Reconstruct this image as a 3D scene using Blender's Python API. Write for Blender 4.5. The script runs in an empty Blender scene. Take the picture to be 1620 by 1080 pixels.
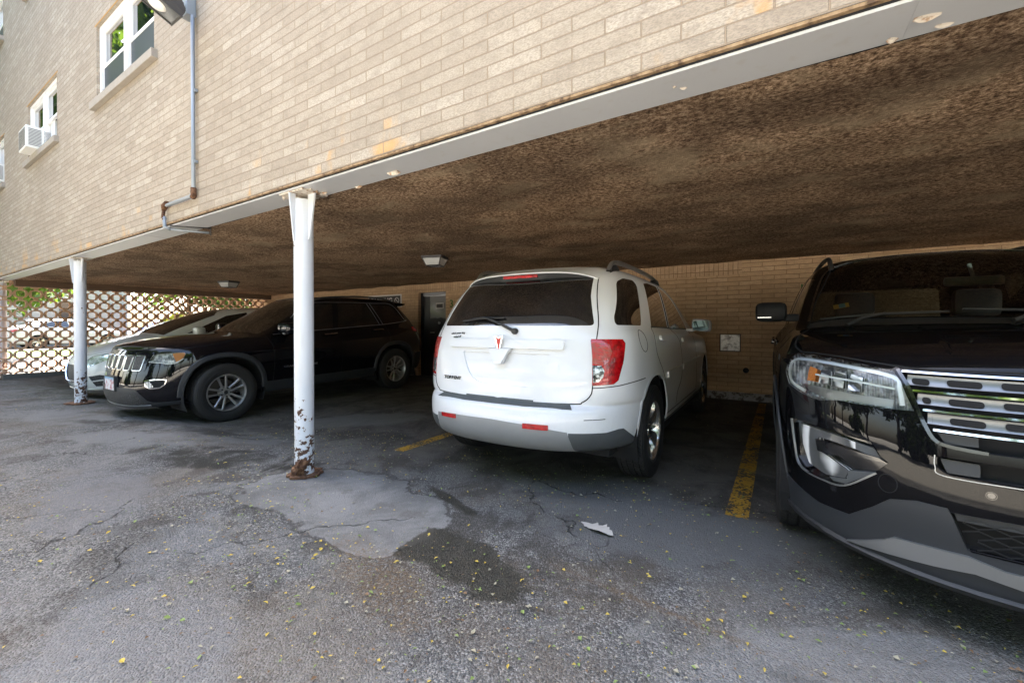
import bpy, bmesh, math, random
from mathutils import Vector, Matrix
from mathutils.bvhtree import BVHTree
from mathutils.geometry import barycentric_transform
SC = bpy.context.scene
COL = SC.collection
rad = math.radians
# ---------------------------------------------------------------- camera, sky, sun, exposure
cd = bpy.data.cameras.new('camera'); cam = bpy.data.objects.new('camera', cd); COL.objects.link(cam)
cd.sensor_width = 36; cd.lens = 14.755; cd.shift_y = -0.0115; cd.clip_start = .05; cd.clip_end = 2000
cam.location = (0, 0, 1.137); cam.rotation_euler = (rad(89.6), 0, rad(32.0)); SC.camera = cam
SUN_EL, SUN_AZ = 61, 291          # azimuth measured clockwise from +Y: high, behind the building, from the left
wd = bpy.data.worlds.new('World'); SC.world = wd; wd.use_nodes = True
wn = wd.node_tree.nodes; sky = wn.new('ShaderNodeTexSky'); sky.sky_type = 'NISHITA'; sky.sun_disc = False
sky.sun_elevation = rad(SUN_EL); sky.sun_rotation = rad(SUN_AZ); sky.air_density = 1.0; sky.dust_density = 4.0; sky.ozone_density = 1.0
wn['Background'].inputs[1].default_value = .12
_h = wn.new('ShaderNodeVectorMath'); _h.operation = 'MULTIPLY'; _h.inputs[1].default_value = (1.0, .985, .95)   # summer haze
wd.node_tree.links.new(sky.outputs[0], _h.inputs[0]); wd.node_tree.links.new(_h.outputs[0], wn['Background'].inputs[0])
sl = bpy.data.lights.new('sun', 'SUN'); sl.energy = 5; sl.angle = rad(.5); sl.color = (1, .95, .86)
sun = bpy.data.objects.new('sun', sl); COL.objects.link(sun)
_d = Vector((math.sin(rad(SUN_AZ))*math.cos(rad(SUN_EL)), math.cos(rad(SUN_AZ))*math.cos(rad(SUN_EL)), math.sin(rad(SUN_EL))))
sun.rotation_euler = _d.to_track_quat('Z', 'Y').to_euler(); sun.location = _d*40
SC.view_settings.view_transform = 'Standard'; SC.view_settings.look = 'None'
SC.view_settings.exposure = 3.55; SC.view_settings.gamma = 1
SC.render.engine = 'CYCLES'; SC.cycles.max_bounces = 8; SC.cycles.diffuse_bounces = 5
SC.cycles.transparent_max_bounces = 16; SC.cycles.caustics_reflective = False; SC.cycles.caustics_refractive = False
SC.cycles.sample_clamp_indirect = 6

# ---------------------------------------------------------------- helpers
def tag(o, label=None, cat=None, group=None, kind=None):
    for k, v in (('label', label), ('category', cat), ('group', group), ('kind', kind)):
        if v: o[k] = v
    return o
def empty(name, loc=(0, 0, 0), rz=0, label=None, cat=None, group=None):
    o = bpy.data.objects.new(name, None); COL.objects.link(o); o.empty_display_size = .2
    o.location = loc; o.rotation_euler = (0, 0, rz); return tag(o, label, cat, group)
def link(name, me, mat=None, parent=None):
    o = bpy.data.objects.new(name, me); COL.objects.link(o)
    if mat is not None:
        for m in (mat if isinstance(mat, (list, tuple)) else [mat]): me.materials.append(m)
    o.parent = parent; return o
class MB:
    """collects shapes, then becomes ONE mesh object"""
    def __init__(s): s.bm = bmesh.new()
    def face(s, pts, mi=0):
        f = s.bm.faces.new([s.bm.verts.new(p) for p in pts]); f.material_index = mi; return f
    def box(s, x0, x1, y0, y1, z0, z1, bev=0, mi=0, M=None):
        t = bmesh.new(); bmesh.ops.create_cube(t, size=1)
        for v in t.verts: v.co = Vector(((x0+x1)/2+v.co.x*(x1-x0), (y0+y1)/2+v.co.y*(y1-y0), (z0+z1)/2+v.co.z*(z1-z0)))
        if bev: bmesh.ops.bevel(t, geom=t.edges[:], offset=bev, segments=2, affect='EDGES', profile=.6)
        s.merge(t, M, mi); return s
    def merge(s, t, M=None, mi=0):
        if M is not None: t.transform(M)
        mp = {v: s.bm.verts.new(v.co) for v in t.verts}
        for f in t.faces:
            try:
                g = s.bm.faces.new([mp[v] for v in f.verts]); g.material_index = mi or f.material_index; g.smooth = f.smooth
            except ValueError: pass
        t.free(); return s
    def tube(s, pts, r, n=10, cap=True, mi=0):
        pts = [Vector(p) for p in pts]; rs = r if isinstance(r, (list, tuple)) else [r]*len(pts)
        rings = []; prev = None
        for i, p in enumerate(pts):
            a = pts[min(i+1, len(pts)-1)]-pts[max(i-1, 0)]; a.normalize()
            if prev is None: u = a.orthogonal().normalized()
            else: u = (prev-a*prev.dot(a)).normalized()
            prev = u; w = a.cross(u)
            rings.append([s.bm.verts.new(p+rs[i]*(math.cos(2*math.pi*k/n)*u+math.sin(2*math.pi*k/n)*w)) for k in range(n)])
        for A, B in zip(rings, rings[1:]):
            for k in range(n):
                f = s.bm.faces.new((A[k], A[(k+1) % n], B[(k+1) % n], B[k])); f.smooth = True; f.material_index = mi
        if cap:
            s.bm.faces.new(rings[0][::-1]).material_index = mi; s.bm.faces.new(rings[-1]).material_index = mi
        return s
    def lathe(s, prof, n=32, axis='Z', c=(0, 0, 0), mi=0, a0=0, a1=2*math.pi):
        """prof: list of (radius, height) along axis"""
        rings = []; full = abs(a1-a0-2*math.pi) < 1e-6; m = n if full else n+1
        for k in range(m):
            a = a0+(a1-a0)*k/n; R = []
            for r, h in prof:
                x, y = r*math.cos(a), r*math.sin(a)
                p = (x, y, h) if axis == 'Z' else ((x, h, y) if axis == 'Y' else (h, x, y))
                R.append(s.bm.verts.new((p[0]+c[0], p[1]+c[1], p[2]+c[2])))
            rings.append(R)
        for k in range(n):
            A, B = rings[k], rings[(k+1) % m]
            for i in range(len(prof)-1):
                f = s.bm.faces.new((A[i], A[i+1], B[i+1], B[i])); f.smooth = True; f.material_index = mi
        return s
    def prism(s, poly, h0, h1, axis='Z', mi=0, bev=0):
        """extruded polygon; poly is 2D in the plane normal to axis"""
        def P(a, b, h): return (a, b, h) if axis == 'Z' else ((a, h, b) if axis == 'Y' else (h, a, b))
        t = bmesh.new()
        A = [t.verts.new(P(a, b, h0)) for a, b in poly]; B = [t.verts.new(P(a, b, h1)) for a, b in poly]
        n = len(poly)
        t.faces.new(A[::-1]); t.faces.new(B)
        for k in range(n): t.faces.new((A[k], A[(k+1) % n], B[(k+1) % n], B[k]))
        if bev: bmesh.ops.bevel(t, geom=t.edges[:], offset=bev, segments=2, affect='EDGES', profile=.6)
        return s.merge(t, None, mi)
    def build(s, name, mat=None, parent=None, smooth=None, loc=None):
        bmesh.ops.remove_doubles(s.bm, verts=s.bm.verts[:], dist=1e-5)
        bmesh.ops.recalc_face_normals(s.bm, faces=s.bm.faces[:])
        me = bpy.data.meshes.new(name); s.bm.to_mesh(me); s.bm.free()
        o = link(name, me, mat, parent)
        if smooth is not None:
            for p in me.polygons: p.use_smooth = True
            me.set_sharp_from_angle(angle=rad(smooth))
        if loc is not None: o.location = loc
        return o
def rounded(poly, r, n=4):
    """round the corners of a 2D polygon; r one radius or one per corner"""
    out = []; N = len(poly)
    for i, p in enumerate(poly):
        ri = r[i] if isinstance(r, (list, tuple)) else r
        p = Vector(p[:2]); a = Vector(poly[i-1][:2])-p; b = Vector(poly[(i+1) % N][:2])-p
        la, lb = a.length, b.length; ri = min(ri, la*.48, lb*.48)
        if ri < 1e-4: out.append((p.x, p.y)); continue
        A = p+a*(ri/la); Bp = p+b*(ri/lb)
        for k in range(n+1):
            t = k/n; q = A*(1-t)**2+p*2*t*(1-t)+Bp*t*t; out.append((q.x, q.y))
    return out
def spline(pts, per=6, closed=False):
    P = [Vector(p) for p in pts]; n = len(P); out = []
    for i in range(n if closed else n-1):
        p0 = P[i-1] if (i or closed) else P[0]; p1 = P[i]; p2 = P[(i+1) % n]
        p3 = P[(i+2) % n] if (closed or i+2 < n) else p2
        for k in range(per):
            t = k/per
            out.append(.5*((2*p1)+(p2-p0)*t+(2*p0-5*p1+4*p2-p3)*t*t+(3*p1-p0-3*p2+p3)*t**3))
    if not closed: out.append(P[-1])
    return out

# ---------------------------------------------------------------- materials
class N:
    """tiny node-graph writer"""
    def __init__(s, name, **kw):
        s.m = bpy.data.materials.new(name); s.m.use_nodes = True; s.t = s.m.node_tree
        s.b = s.t.nodes['Principled BSDF']; s.out = s.t.nodes['Material Output']; s.set(**kw)
    def set(s, **kw):
        for k, v in kw.items():
            k = {'color': 'Base Color', 'rough': 'Roughness', 'metal': 'Metallic', 'coat': 'Coat Weight', 'coatr': 'Coat Roughness', 'spec': 'Specular IOR Level',
                 'trans': 'Transmission Weight', 'ior': 'IOR', 'alpha': 'Alpha', 'emit': 'Emission Color', 'es': 'Emission Strength', 'normal': 'Normal', 'sss': 'Subsurface Weight'}[k]
            s.put(s.b.inputs[k], v)
        return s
    def put(s, sock, v):
        if hasattr(v, 'links') or hasattr(v, 'is_output'): s.t.links.new(v, sock)
        elif isinstance(v, (tuple, list)):
            sock.default_value = (*v, 1) if len(v) == 3 and len(sock.default_value) == 4 else v
        else: sock.default_value = v
    def node(s, typ, ins=None, **props):
        n = s.t.nodes.new(typ)
        for k, v in props.items(): setattr(n, k, v)
        for k, v in (ins or {}).items(): s.put(n.inputs[k], v)
        return n
    def obj(s): return s.node('ShaderNodeTexCoord').outputs['Object']
    def pos(s): return s.node('ShaderNodeNewGeometry').outputs['Position']
    def map(s, v, scale=(1, 1, 1), loc=(0, 0, 0), rot=(0, 0, 0)):
        return s.node('ShaderNodeMapping', {'Vector': v, 'Scale': scale, 'Location': loc, 'Rotation': rot}).outputs[0]
    def noise(s, v, scale, detail=4, rough=.55, out='Fac', dist=0):
        return s.node('ShaderNodeTexNoise', {'Vector': v, 'Scale': scale, 'Detail': detail, 'Roughness': rough, 'Distortion': dist}).outputs[out]
    def vor(s, v, scale, feature='F1', out='Distance', rnd=1):
        return s.node('ShaderNodeTexVoronoi', {'Vector': v, 'Scale': scale, 'Randomness': rnd}, feature=feature).outputs[out]
    def math(s, op, a, b=None, c=None):
        n = s.node('ShaderNodeMath', {0: a}, operation=op)
        if b is not None: s.put(n.inputs[1], b)
        if c is not None: s.put(n.inputs[2], c)
        return n.outputs[0]
    def ss(s, x, a, b, lo=0, hi=1):
        return s.node('ShaderNodeMapRange', {'Value': x, 'From Min': a, 'From Max': b, 'To Min': lo, 'To Max': hi}, interpolation_type='SMOOTHSTEP').outputs[0]
    def mix(s, f, a, b, mode='MIX'):
        n = s.node('ShaderNodeMix', data_type='RGBA', blend_type=mode)
        s.put(n.inputs[0], f); s.put(n.inputs[6], a); s.put(n.inputs[7], b); return n.outputs[2]
    def ramp(s, f, stops, mode='LINEAR'):
        n = s.node('ShaderNodeValToRGB', {0: f}); r = n.color_ramp; r.interpolation = mode
        while len(r.elements) < len(stops): r.elements.new(.5)
        for e, (p, c) in zip(r.elements, stops): e.position = p; e.color = (*c, 1) if isinstance(c, tuple) else (c, c, c, 1)
        return n.outputs[0]
    def bump(s, h, dist=.01, strength=1, nrm=None):
        n = s.node('ShaderNodeBump', {'Height': h, 'Distance': dist, 'Strength': strength})
        if nrm is not None: s.put(n.inputs['Normal'], nrm)
        return n.outputs[0]
    def sep(s, v): return s.node('ShaderNodeSeparateXYZ', {0: v}).outputs
    def comb(s, x, y, z): return s.node('ShaderNodeCombineXYZ', {0: x, 1: y, 2: z}).outputs[0]
    def blob(s, v, c, r, warp=None, soft=.25, rot=0):
        """mask of an irregular ellipse on the ground: 1 inside"""
        m = s.node('ShaderNodeMapping', {'Vector': v, 'Location': c, 'Rotation': (0, 0, rot), 'Scale': (r[0], r[1], 1e6)}, vector_type='TEXTURE')
        l = s.node('ShaderNodeVectorMath', {0: s.node('ShaderNodeVectorMath', {0: m.outputs[0], 1: (1, 1, 0)}, operation='MULTIPLY').outputs[0]}, operation='LENGTH').outputs['Value']
        if warp is not None: l = s.math('ADD', l, warp)
        return s.ss(l, 1+soft, 1-soft)
def simple(name, color, rough=.5, **kw): return N(name, color=color, rough=rough, **kw).m

def brick_mat(name, cols, mortar, soldier=False, rust=False, bw=.31, rh=.0685, bumpd=.006, off=.5, dark=1):
    n = N(name, rough=.9); v = n.obj(); x, y, z = n.sep(v)
    vv = n.comb(z, x, 0) if soldier else n.comb(x, z, 0)
    wob = n.noise(v, 6, 2); vv2 = n.node('ShaderNodeVectorMath', {0: vv, 1: n.node('ShaderNodeVectorMath', {0: n.noise(v, 9, 2, out='Color'), 'Scale': .006}, operation='SCALE').outputs[0]}, operation='ADD').outputs[0]
    br = n.node('ShaderNodeTexBrick', {'Vector': vv2, 'Color1': (0, 0, 0), 'Color2': (1, 1, 1), 'Mortar': (.5, .5, .5), 'Scale': 1, 'Mortar Size': .0038, 'Mortar Smooth': .35, 'Bias': 0, 'Brick Width': bw, 'Row Height': rh}, offset=off)
    c = n.ramp(br.outputs['Color'], [(0, cols[0]), (.35, cols[1]), (.7, cols[2]), (1, cols[3])])
    grain = n.noise(n.map(v, (1, 1, 2.4)), 70, 5, .7); blot = n.noise(n.map(v, (1, 1, 1.8)), 9, 5, .68)
    c = n.mix(n.ss(grain, .40, .64, 0, .62), c, tuple(.48*a for a in cols[1]))
    c = n.mix(n.ss(blot, .42, .72, 0, .55), c, tuple(.62*a for a in cols[0])); c = n.mix(n.ss(n.noise(v, .9, 3), .4, .7, 0, .22), c, tuple(.7*a for a in cols[0]))
    if rust:
        rm = n.math('MULTIPLY', n.ss(n.math('ADD', n.noise(n.map(v, (1, 1, .6)), 2.4, 6, .62), n.math('MULTIPLY', n.math('SUBTRACT', br.outputs['Color'], .5), .16)), .55, .66), n.ss(z, 2.62, 2.2))
        c = n.mix(n.math('MULTIPLY', rm, .75), c, (.52, .29, .10))
    c = n.mix(br.outputs['Fac'], c, mortar)
    h = n.math('SUBTRACT', n.math('MULTIPLY', grain, .45), n.math('MULTIPLY', br.outputs['Fac'], 1.1))
    n.set(color=c, normal=n.bump(h, bumpd, 1)); return n.m

M = {}
M['facade'] = brick_mat('buff_brick', [(.355, .295, .23), (.39, .33, .26), (.42, .36, .285), (.475, .415, .34)], (.29, .225, .16), rust=True)
M['rear_brick'] = brick_mat('tan_brick', [(.50, .33, .185), (.55, .37, .21), (.59, .40, .235), (.63, .44, .27)], (.25, .15, .08), bumpd=.004)
M['soldier'] = brick_mat('soldier_brick', [(.50, .33, .19), (.53, .355, .205), (.57, .385, .23), (.6, .42, .26)], (.24, .14, .075), soldier=True, bw=.135, rh=.0685, off=0)
def mk_steel(name, base, amt, zlo=None):
    """white painted steel, flaking to dark primer and rust"""
    n = N(name, rough=.42); v = n.pos(); x, y, z = n.sep(v)
    spots = n.noise(v, 22, 5, .62); big = n.noise(v, 5, 3, .5)
    s = n.math('ADD', n.math('MULTIPLY', spots, .72), n.math('MULTIPLY', big, .28))
    if zlo:
        low = n.ss(z, zlo, 0, 0, .16); s = n.math('ADD', s, low)
    m = n.ss(s, amt, amt+.012); edge = n.ss(s, amt-.012, amt+.002)
    c = n.mix(n.noise(v, 3, 4), base, tuple(.9*a for a in base))
    c = n.mix(n.ss(n.noise(n.map(v, (1, 1, .12)), 16, 3), .56, .75, 0, .16), c, (.4, .33, .24))
    c = n.mix(edge, c, (.45, .36, .27)); rust = n.mix(n.noise(v, 40, 4), (.02, .024, .034), (.16, .07, .03))
    c = n.mix(m, c, rust)
    n.set(color=c, rough=n.math('ADD', .38, n.math('MULTIPLY', m, .5)), normal=n.bump(n.math('ADD', n.math('MULTIPLY', m, -1), n.math('MULTIPLY', n.noise(v, 60, 3), .12)), .002, 1)); return n.m
M['post'] = mk_steel('white_post_paint', (.66, .68, .72), .655, .9)
M['lintel'] = mk_steel('grey_lintel_paint', (.56, .565, .575), .70)
n = N('rust', rough=.95); v = n.pos(); c = n.ramp(n.noise(v, 34, 6, .7), [(.3, (.03, .016, .01)), (.5, (.13, .06, .03)), (.7, (.30, .17, .09))]); n.set(color=c, normal=n.bump(n.noise(v, 50, 5, .7), .012)); M['rust'] = n.m
n = N('ceiling_spray', rough=1, spec=.1); v = n.pos(); st = n.map(v, (1, 1.25, 1))
g = n.noise(st, 42, 5, .8); g2 = n.noise(v, 95, 3, .7); big = n.noise(n.map(v, (.8, 1.25, 1), rot=(0, 0, .25)), 2.0, 6, .66)
c = n.ramp(g, [(.36, (.06, .036, .022)), (.46, (.26, .162, .098)), (.55, (.56, .385, .25)), (.66, (.92, .71, .49))])
c = n.mix(n.ss(big, .53, .66, 0, .7), c, n.mix(g, (.3, .21, .13), (.7, .55, .37)))
c = n.mix(n.ss(n.noise(n.map(v, (.7, 1, 1)), 1.6, 5, .6), .36, .58, .5, 0), c, (.06, .04, .028))
n.set(color=c, normal=n.bump(n.math('ADD', g, n.math('MULTIPLY', g2, .4)), .035)); M['ceiling'] = n.m
M['dark_void'] = simple('dark_gap', (.012, .012, .016), .9)
M['mortar'] = N('mortar_edge', rough=.95).m
n = N('brick_underside', rough=.95); v = n.pos(); n.set(color=n.ramp(n.noise(v, 18, 5, .65), [(.35, (.10, .06, .035)), (.5, (.30, .2, .11)), (.7, (.42, .30, .18))]), normal=n.bump(n.noise(v, 40, 4), .006)); M['underside'] = n.m
M['white_frame'] = N('white_window_frame', color=(.80, .80, .80), rough=.4).m
M['sill'] = N('limestone_sill', rough=.85).m
n = N('limestone', rough=.85); v = n.pos(); n.set(color=n.mix(n.noise(v, 14, 5, .6), (.36, .325, .28), (.27, .24, .205)), normal=n.bump(n.noise(v, 60, 4), .003)); M['sill'] = n.m
M['pane'] = N('window_pane', color=(.012, .016, .018), rough=.015, spec=.9, coat=1, coatr=.0).m
n = N('insect_screen', rough=.5, color=(.035, .045, .052), coat=.1, coatr=.08); M['screen'] = n.m
M['galv'] = N('galvanised_steel', color=(.30, .33, .36), metal=.5, rough=.55).m
M['plastic_white'] = simple('white_plastic', (.72, .72, .70), .45)
M['grille_grey'] = simple('grey_coil', (.16, .165, .17), .5)
M['lamp_bronze'] = simple('dark_bronze', (.045, .042, .042), .45)
M['frosted'] = N('frosted_glass', color=(.42, .43, .42), rough=.25, coat=.6).m
M['flood_lens'] = N('flood_lens', color=(.10, .105, .105), rough=.12, coat=.8).m
M['clear'] = None
def clear_glass(name, tint, fres=1.45):
    n = N(name); t = n.t; tr = n.node('ShaderNodeBsdfTransparent', {0: (*tint, 1)}); gl = n.node('ShaderNodeBsdfGlossy', {0: (1, 1, 1, 1), 'Roughness': .01})
    fr = n.node('ShaderNodeFresnel', {'IOR': fres}); mx = n.node('ShaderNodeMixShader')
    t.links.new(fr.outputs[0], mx.inputs[0]); t.links.new(tr.outputs[0], mx.inputs[1]); t.links.new(gl.outputs[0], mx.inputs[2]); t.links.new(mx.outputs[0], n.out.inputs[0]); return n.m
M['clear'] = clear_glass('clear_lens', (.92, .94, .95))
# ---------------------------------------------------------------- ground
n = N('asphalt'); v = n.pos(); x, y, z = n.sep(v)
warp = n.math('MULTIPLY', n.math('SUBTRACT', n.noise(v, 1.6, 5, .6), .5), 1.5)
warpf = n.math('MULTIPLY', n.math('SUBTRACT', n.noise(v, 5.5, 9, .74), .5), 2.3)
cellc = n.sep(n.vor(v, 125, out='Color'))[0]; celld = n.vor(v, 125); cell2 = n.sep(n.vor(v, 260, out='Color'))[1]
fine = n.noise(v, 160, 3, .7); mid = n.noise(v, 13, 5, .65); big = n.noise(v, .9, 4, .55)
ins = n.ss(n.math('ADD', y, n.math('MULTIPLY', warp, .75)), 1.7, 3.0)                 # smoother, darker paving under the building, shade mostly painted into its colour
stone = n.ramp(n.math('ADD', n.math('MULTIPLY', cellc, .58), n.math('MULTIPLY', cell2, .42)), [(.15, (.026, .027, .029)), (.45, (.095, .097, .102)), (.66, (.165, .167, .172)), (.86, (.40, .40, .405))])
c = n.mix(n.ss(fine, .35, .7, 0, .45), stone, (.06, .06, .062))
c = n.mix(n.ss(big, .38, .68, 0, .55), c, (.21, .212, .222))                           # worn pale areas
c = n.mix(n.ss(mid, .52, .75, 0, .6), c, (.085, .076, .068))
pz = n.noise(v, 1.25, 9, .68, dist=.6); pz2 = n.noise(n.map(v, loc=(7, 3, 0)), 2.1, 9, .7, dist=.5); pz3 = n.noise(n.map(v, loc=(2, 9, 0)), .8, 8, .66)
c = n.mix(n.ss(pz, .53, .60, 0, .5), c, (.215, .213, .212))
c = n.mix(n.ss(pz2, .51, .60, 0, .7), c, (.05, .046, .042))
c = n.mix(n.math('MULTIPLY', n.ss(pz3, .47, .6, 0, .5), n.ss(fine, .25, .6)), c, (.135, .108, .082))
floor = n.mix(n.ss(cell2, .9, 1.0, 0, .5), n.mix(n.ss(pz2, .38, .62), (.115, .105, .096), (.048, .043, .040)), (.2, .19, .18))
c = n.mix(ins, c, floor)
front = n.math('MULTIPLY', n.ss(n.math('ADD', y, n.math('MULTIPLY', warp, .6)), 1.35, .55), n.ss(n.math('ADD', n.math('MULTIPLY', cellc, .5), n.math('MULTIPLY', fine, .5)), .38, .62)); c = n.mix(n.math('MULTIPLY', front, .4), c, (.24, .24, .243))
def zone(c, f, col, amt): return n.mix(n.math('MULTIPLY', f, amt), c, col)
for cx, cy, rx, ry, rt, col, amt in [(-4.6, 3.55, .95, .42, .5, (0.155, 0.152, 0.149), .75), (-5.55, 1.55, .85, .25, .35, (0.203, 0.208, 0.214), .8), (-4.55, 2.35, .75, .3, .5, (0.143, 0.143, 0.149), .7), (-6.6, 2.5, .6, .22, .3, (0.155, 0.155, 0.155), .7), (-7.7, 1.45, 1.0, .28, .2, (0.190, 0.197, 0.203), .7),
                                 (-.5, 2.45, .75, .38, .3, (0.137, 0.137, 0.143), .8), (-1.0, 2.75, .5, .2, .5, (0.119, 0.119, 0.125), .6), (.25, 1.75, .55, .22, .6, (0.238, 0.244, 0.256), .6), (-2.0, .55, 1.1, .3, -.5, (0.203, 0.214, 0.238), .5), (-3.9, .9, .8, .3, -.2, (0.179, 0.184, 0.203), .55),
                                 (-4.1, 1.75, .95, .26, .3, (0.029, 0.028, 0.024), .9), (-5.5, 2.15, 1.5, .2, .35, (0.032, 0.029, 0.026), .75), (-2.75, .85, .55, .2, -.5, (0.046, 0.044, 0.043), .25),
                                 (-.35, 1.66, .6, .06, -.05, (0.041, 0.037, 0.035), .35)]:
    brk = n.ss(pz2, .40, .56) if col[0] < .08 else n.ss(pz, .30, .50)
    c = zone(c, n.math('MULTIPLY', brk, n.blob(v, (cx, cy, 0), (rx, ry), n.math('ADD', warp, n.math('MULTIPLY', warpf, .6)), .22, rt)), col, amt)
pw_ = n.math('MULTIPLY', n.math('SUBTRACT', n.noise(v, 3.2, 9, .66), .5), .9)
pm = n.math('MAXIMUM', n.blob(v, (-2.62, 1.78, 0), (.68, .42), pw_, .05, .12), n.math('MAXIMUM', n.blob(v, (-2.02, 1.72, 0), (.46, .40), pw_, .05, .1), n.blob(v, (-1.95, 1.48, 0), (.34, .14), pw_, .05, -.1)))
pcol = n.mix(n.ss(n.noise(v, 2.6, 9, .7, dist=.5), .36, .64), (.125, .126, .129), (.215, .218, .224)); pcol = n.mix(n.ss(n.noise(n.map(v, loc=(4, 1, 0)), 3.4, 9, .72), .55, .64, 0, .5), pcol, (.085, .079, .072)); pcol = n.mix(n.ss(fine, .42, .7, 0, .5), pcol, (.06, .06, .062))
c = n.mix(n.math('MULTIPLY', pm, .92), c, pcol); c = n.mix(n.math('MULTIPLY', n.math('MULTIPLY', pm, n.math('SUBTRACT', 1, pm)), 2.6), c, (.03, .028, .025))
stain = n.math('MAXIMUM', n.blob(v, (-1.24, 1.60, 0), (.34, .17), warpf, .12, -.28), n.math('MAXIMUM', n.blob(v, (-1.80, 2.12, 0), (.30, .04), warpf, .25, -.33), n.blob(v, (-1.53, 1.63, 0), (.12, .19), warpf, .12, 0)))
c = zone(c, stain, n.mix(n.noise(v, 30, 4), (.012, .012, .010), (.045, .040, .028)), .88)
brown = n.math('MAXIMUM', n.blob(v, (-.33, 1.74, 0), (.42, .018), n.math('MULTIPLY', warpf, 1.2), .7, -.1), n.blob(v, (-1.5, 1.28, 0), (.4, .14), warpf, .4, -.3))
c = zone(c, n.math('MULTIPLY', brown, n.ss(n.noise(v, 60, 4), .35, .6)), (.13, .085, .045), .6)
moss = n.math('MULTIPLY', n.blob(v, (-9.6, 2.5, 0), (4.2, .75), warp, .5, .05), n.ss(n.noise(v, 7, 5, .7), .40, .62))
c = zone(c, moss, (.055, .058, .028), .75)
cr = n.vor(n.node('ShaderNodeVectorMath', {0: v, 1: n.node('ShaderNodeVectorMath', {0: n.noise(v, 3, 4, out='Color'), 'Scale': .5}, operation='SCALE').outputs[0]}, operation='ADD').outputs[0], .55, 'DISTANCE_TO_EDGE')
crack = n.math('MULTIPLY', n.ss(cr, .0045, .0012), n.ss(n.noise(v, 1.3, 4), .48, .6)); c = zone(c, crack, (.02, .019, .018), .7)
litter = n.math('MULTIPLY', n.ss(n.vor(v, 26), .13, .10), n.ss(n.noise(v, 1.7, 3), .45, .62)); c = zone(c, litter, n.mix(n.sep(n.vor(v, 26, out='Color'))[2], (.12, .075, .03), (.30, .25, .13)), .7)
far = n.ss(y, -1.0, -1.5); c = zone(c, far, (.42, .40, .37), .95)  # unseen lot behind the camera, made pale to bounce light inside
rough_amt = n.math('SUBTRACT', 1, n.math('MAXIMUM', n.math('MULTIPLY', ins, .72), n.math('MULTIPLY', pm, .75)))
h = n.math('ADD', n.math('MULTIPLY', n.math('MULTIPLY', celld, rough_amt), -1.1), n.math('ADD', n.math('MULTIPLY', fine, .35), n.math('MULTIPLY', mid, .6)))
h = n.math('SUBTRACT', h, n.math('MULTIPLY', crack, 2))
c = n.mix(1, c, (1, .985, .94), 'MULTIPLY')
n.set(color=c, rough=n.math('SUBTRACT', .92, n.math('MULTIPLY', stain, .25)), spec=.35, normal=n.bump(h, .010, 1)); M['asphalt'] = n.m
b = MB()
xs = [-400, -60, -16, -8, -3, 3, 12, 60, 400]; ys = [-400, -60, -12, -2, 3, 9, 20, 60, 400]
def gz(x, y):
    """the paving dips a little toward the left bays"""
    q = lambda t: 0 if t <= 0 else (1 if t >= 1 else t*t*(3-2*t))
    return -.11*q((-3.3-x)/1.9)*q((x+14.0)/1.2)*q((y-1.95)/.65)*(1-.62*q((y-2.9)/2.6))
xs = xs[:2]+[-16+.5*i for i in range(57)]+xs[-2:]; ys = ys[:3]+[-2+.25*j for j in range(45)]+ys[-3:]
bz = [[b.bm.verts.new((xx, yy, gz(xx, yy))) for yy in ys] for xx in xs]
for i in range(len(xs)-1):
    for j in range(len(ys)-1): b.bm.faces.new((bz[i][j], bz[i+1][j], bz[i+1][j+1], bz[i][j+1])).smooth = True
tag(b.build('asphalt_ground', M['asphalt']), kind='structure')
# smooth repair patch round the near post
n = N('smooth_patch', rough=.9); v = n.pos(); c = n.mix(n.ss(n.noise(v, 2.6, 9, .7, dist=.5), .36, .64), (.115, .116, .118), (.225, .228, .233)); c = n.mix(n.ss(n.noise(n.map(v, loc=(4, 1, 0)), 3.4, 9, .72), .55, .64, 0, .5), c, (.075, .07, .065)); c = n.mix(n.ss(n.noise(v, 150, 3, .7), .42, .7, 0, .5), c, (.07, .071, .075))
c = n.mix(n.ss(n.noise(v, 8, 4, .7), .56, .72, 0, .6), c, (.10, .092, .085)); n.set(color=c, normal=n.bump(n.math('ADD', n.noise(v, 170, 3, .7), n.noise(v, 12, 3)), .006, .6)); M['patch'] = n.m
def ragged(poly, amp, per, seed):
    random.seed(seed); s = spline([Vector((*p, 0)) for p in poly], per, True)
    return [(p.x+random.uniform(-amp, amp), p.y+random.uniform(-amp, amp)) for p in s]
def sheet(name, poly, z, mat, th=0):
    bm = bmesh.new(); vs = [bm.verts.new((a, bb, z)) for a, bb in poly]; f = bm.faces.new(vs)
    if th:
        g = bmesh.ops.extrude_face_region(bm, geom=[f]); 
        for q in g['geom']:
            if isinstance(q, bmesh.types.BMVert): q.co.z -= th
    bmesh.ops.triangulate(bm, faces=[q for q in bm.faces if len(q.verts) > 4]); bmesh.ops.recalc_face_normals(bm, faces=bm.faces[:])
    me = bpy.data.meshes.new(name); bm.to_mesh(me); bm.free(); return link(name, me, mat)
n = N('worn_yellow_paint', rough=.8); v = n.pos(); m = n.ss(n.math('ADD', n.math('MULTIPLY', n.noise(v, 42, 6, .7), .7), n.math('MULTIPLY', n.noise(v, 5, 3), .3)), .515, .50)
t = n.t; bs = n.node('ShaderNodeBsdfTransparent'); mx = n.node('ShaderNodeMixShader', {0: m}); n.set(color=n.mix(n.noise(v, 9, 4), (.50, .27, .02), (.34, .19, .03)), normal=n.bump(n.noise(v, 90, 3), .003))
t.links.new(bs.outputs[0], mx.inputs[1]); t.links.new(n.b.outputs[0], mx.inputs[2]); t.links.new(mx.outputs[0], n.out.inputs[0]); M['yellow'] = n.m
M['yellow'].displacement_method = 'BUMP'
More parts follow.
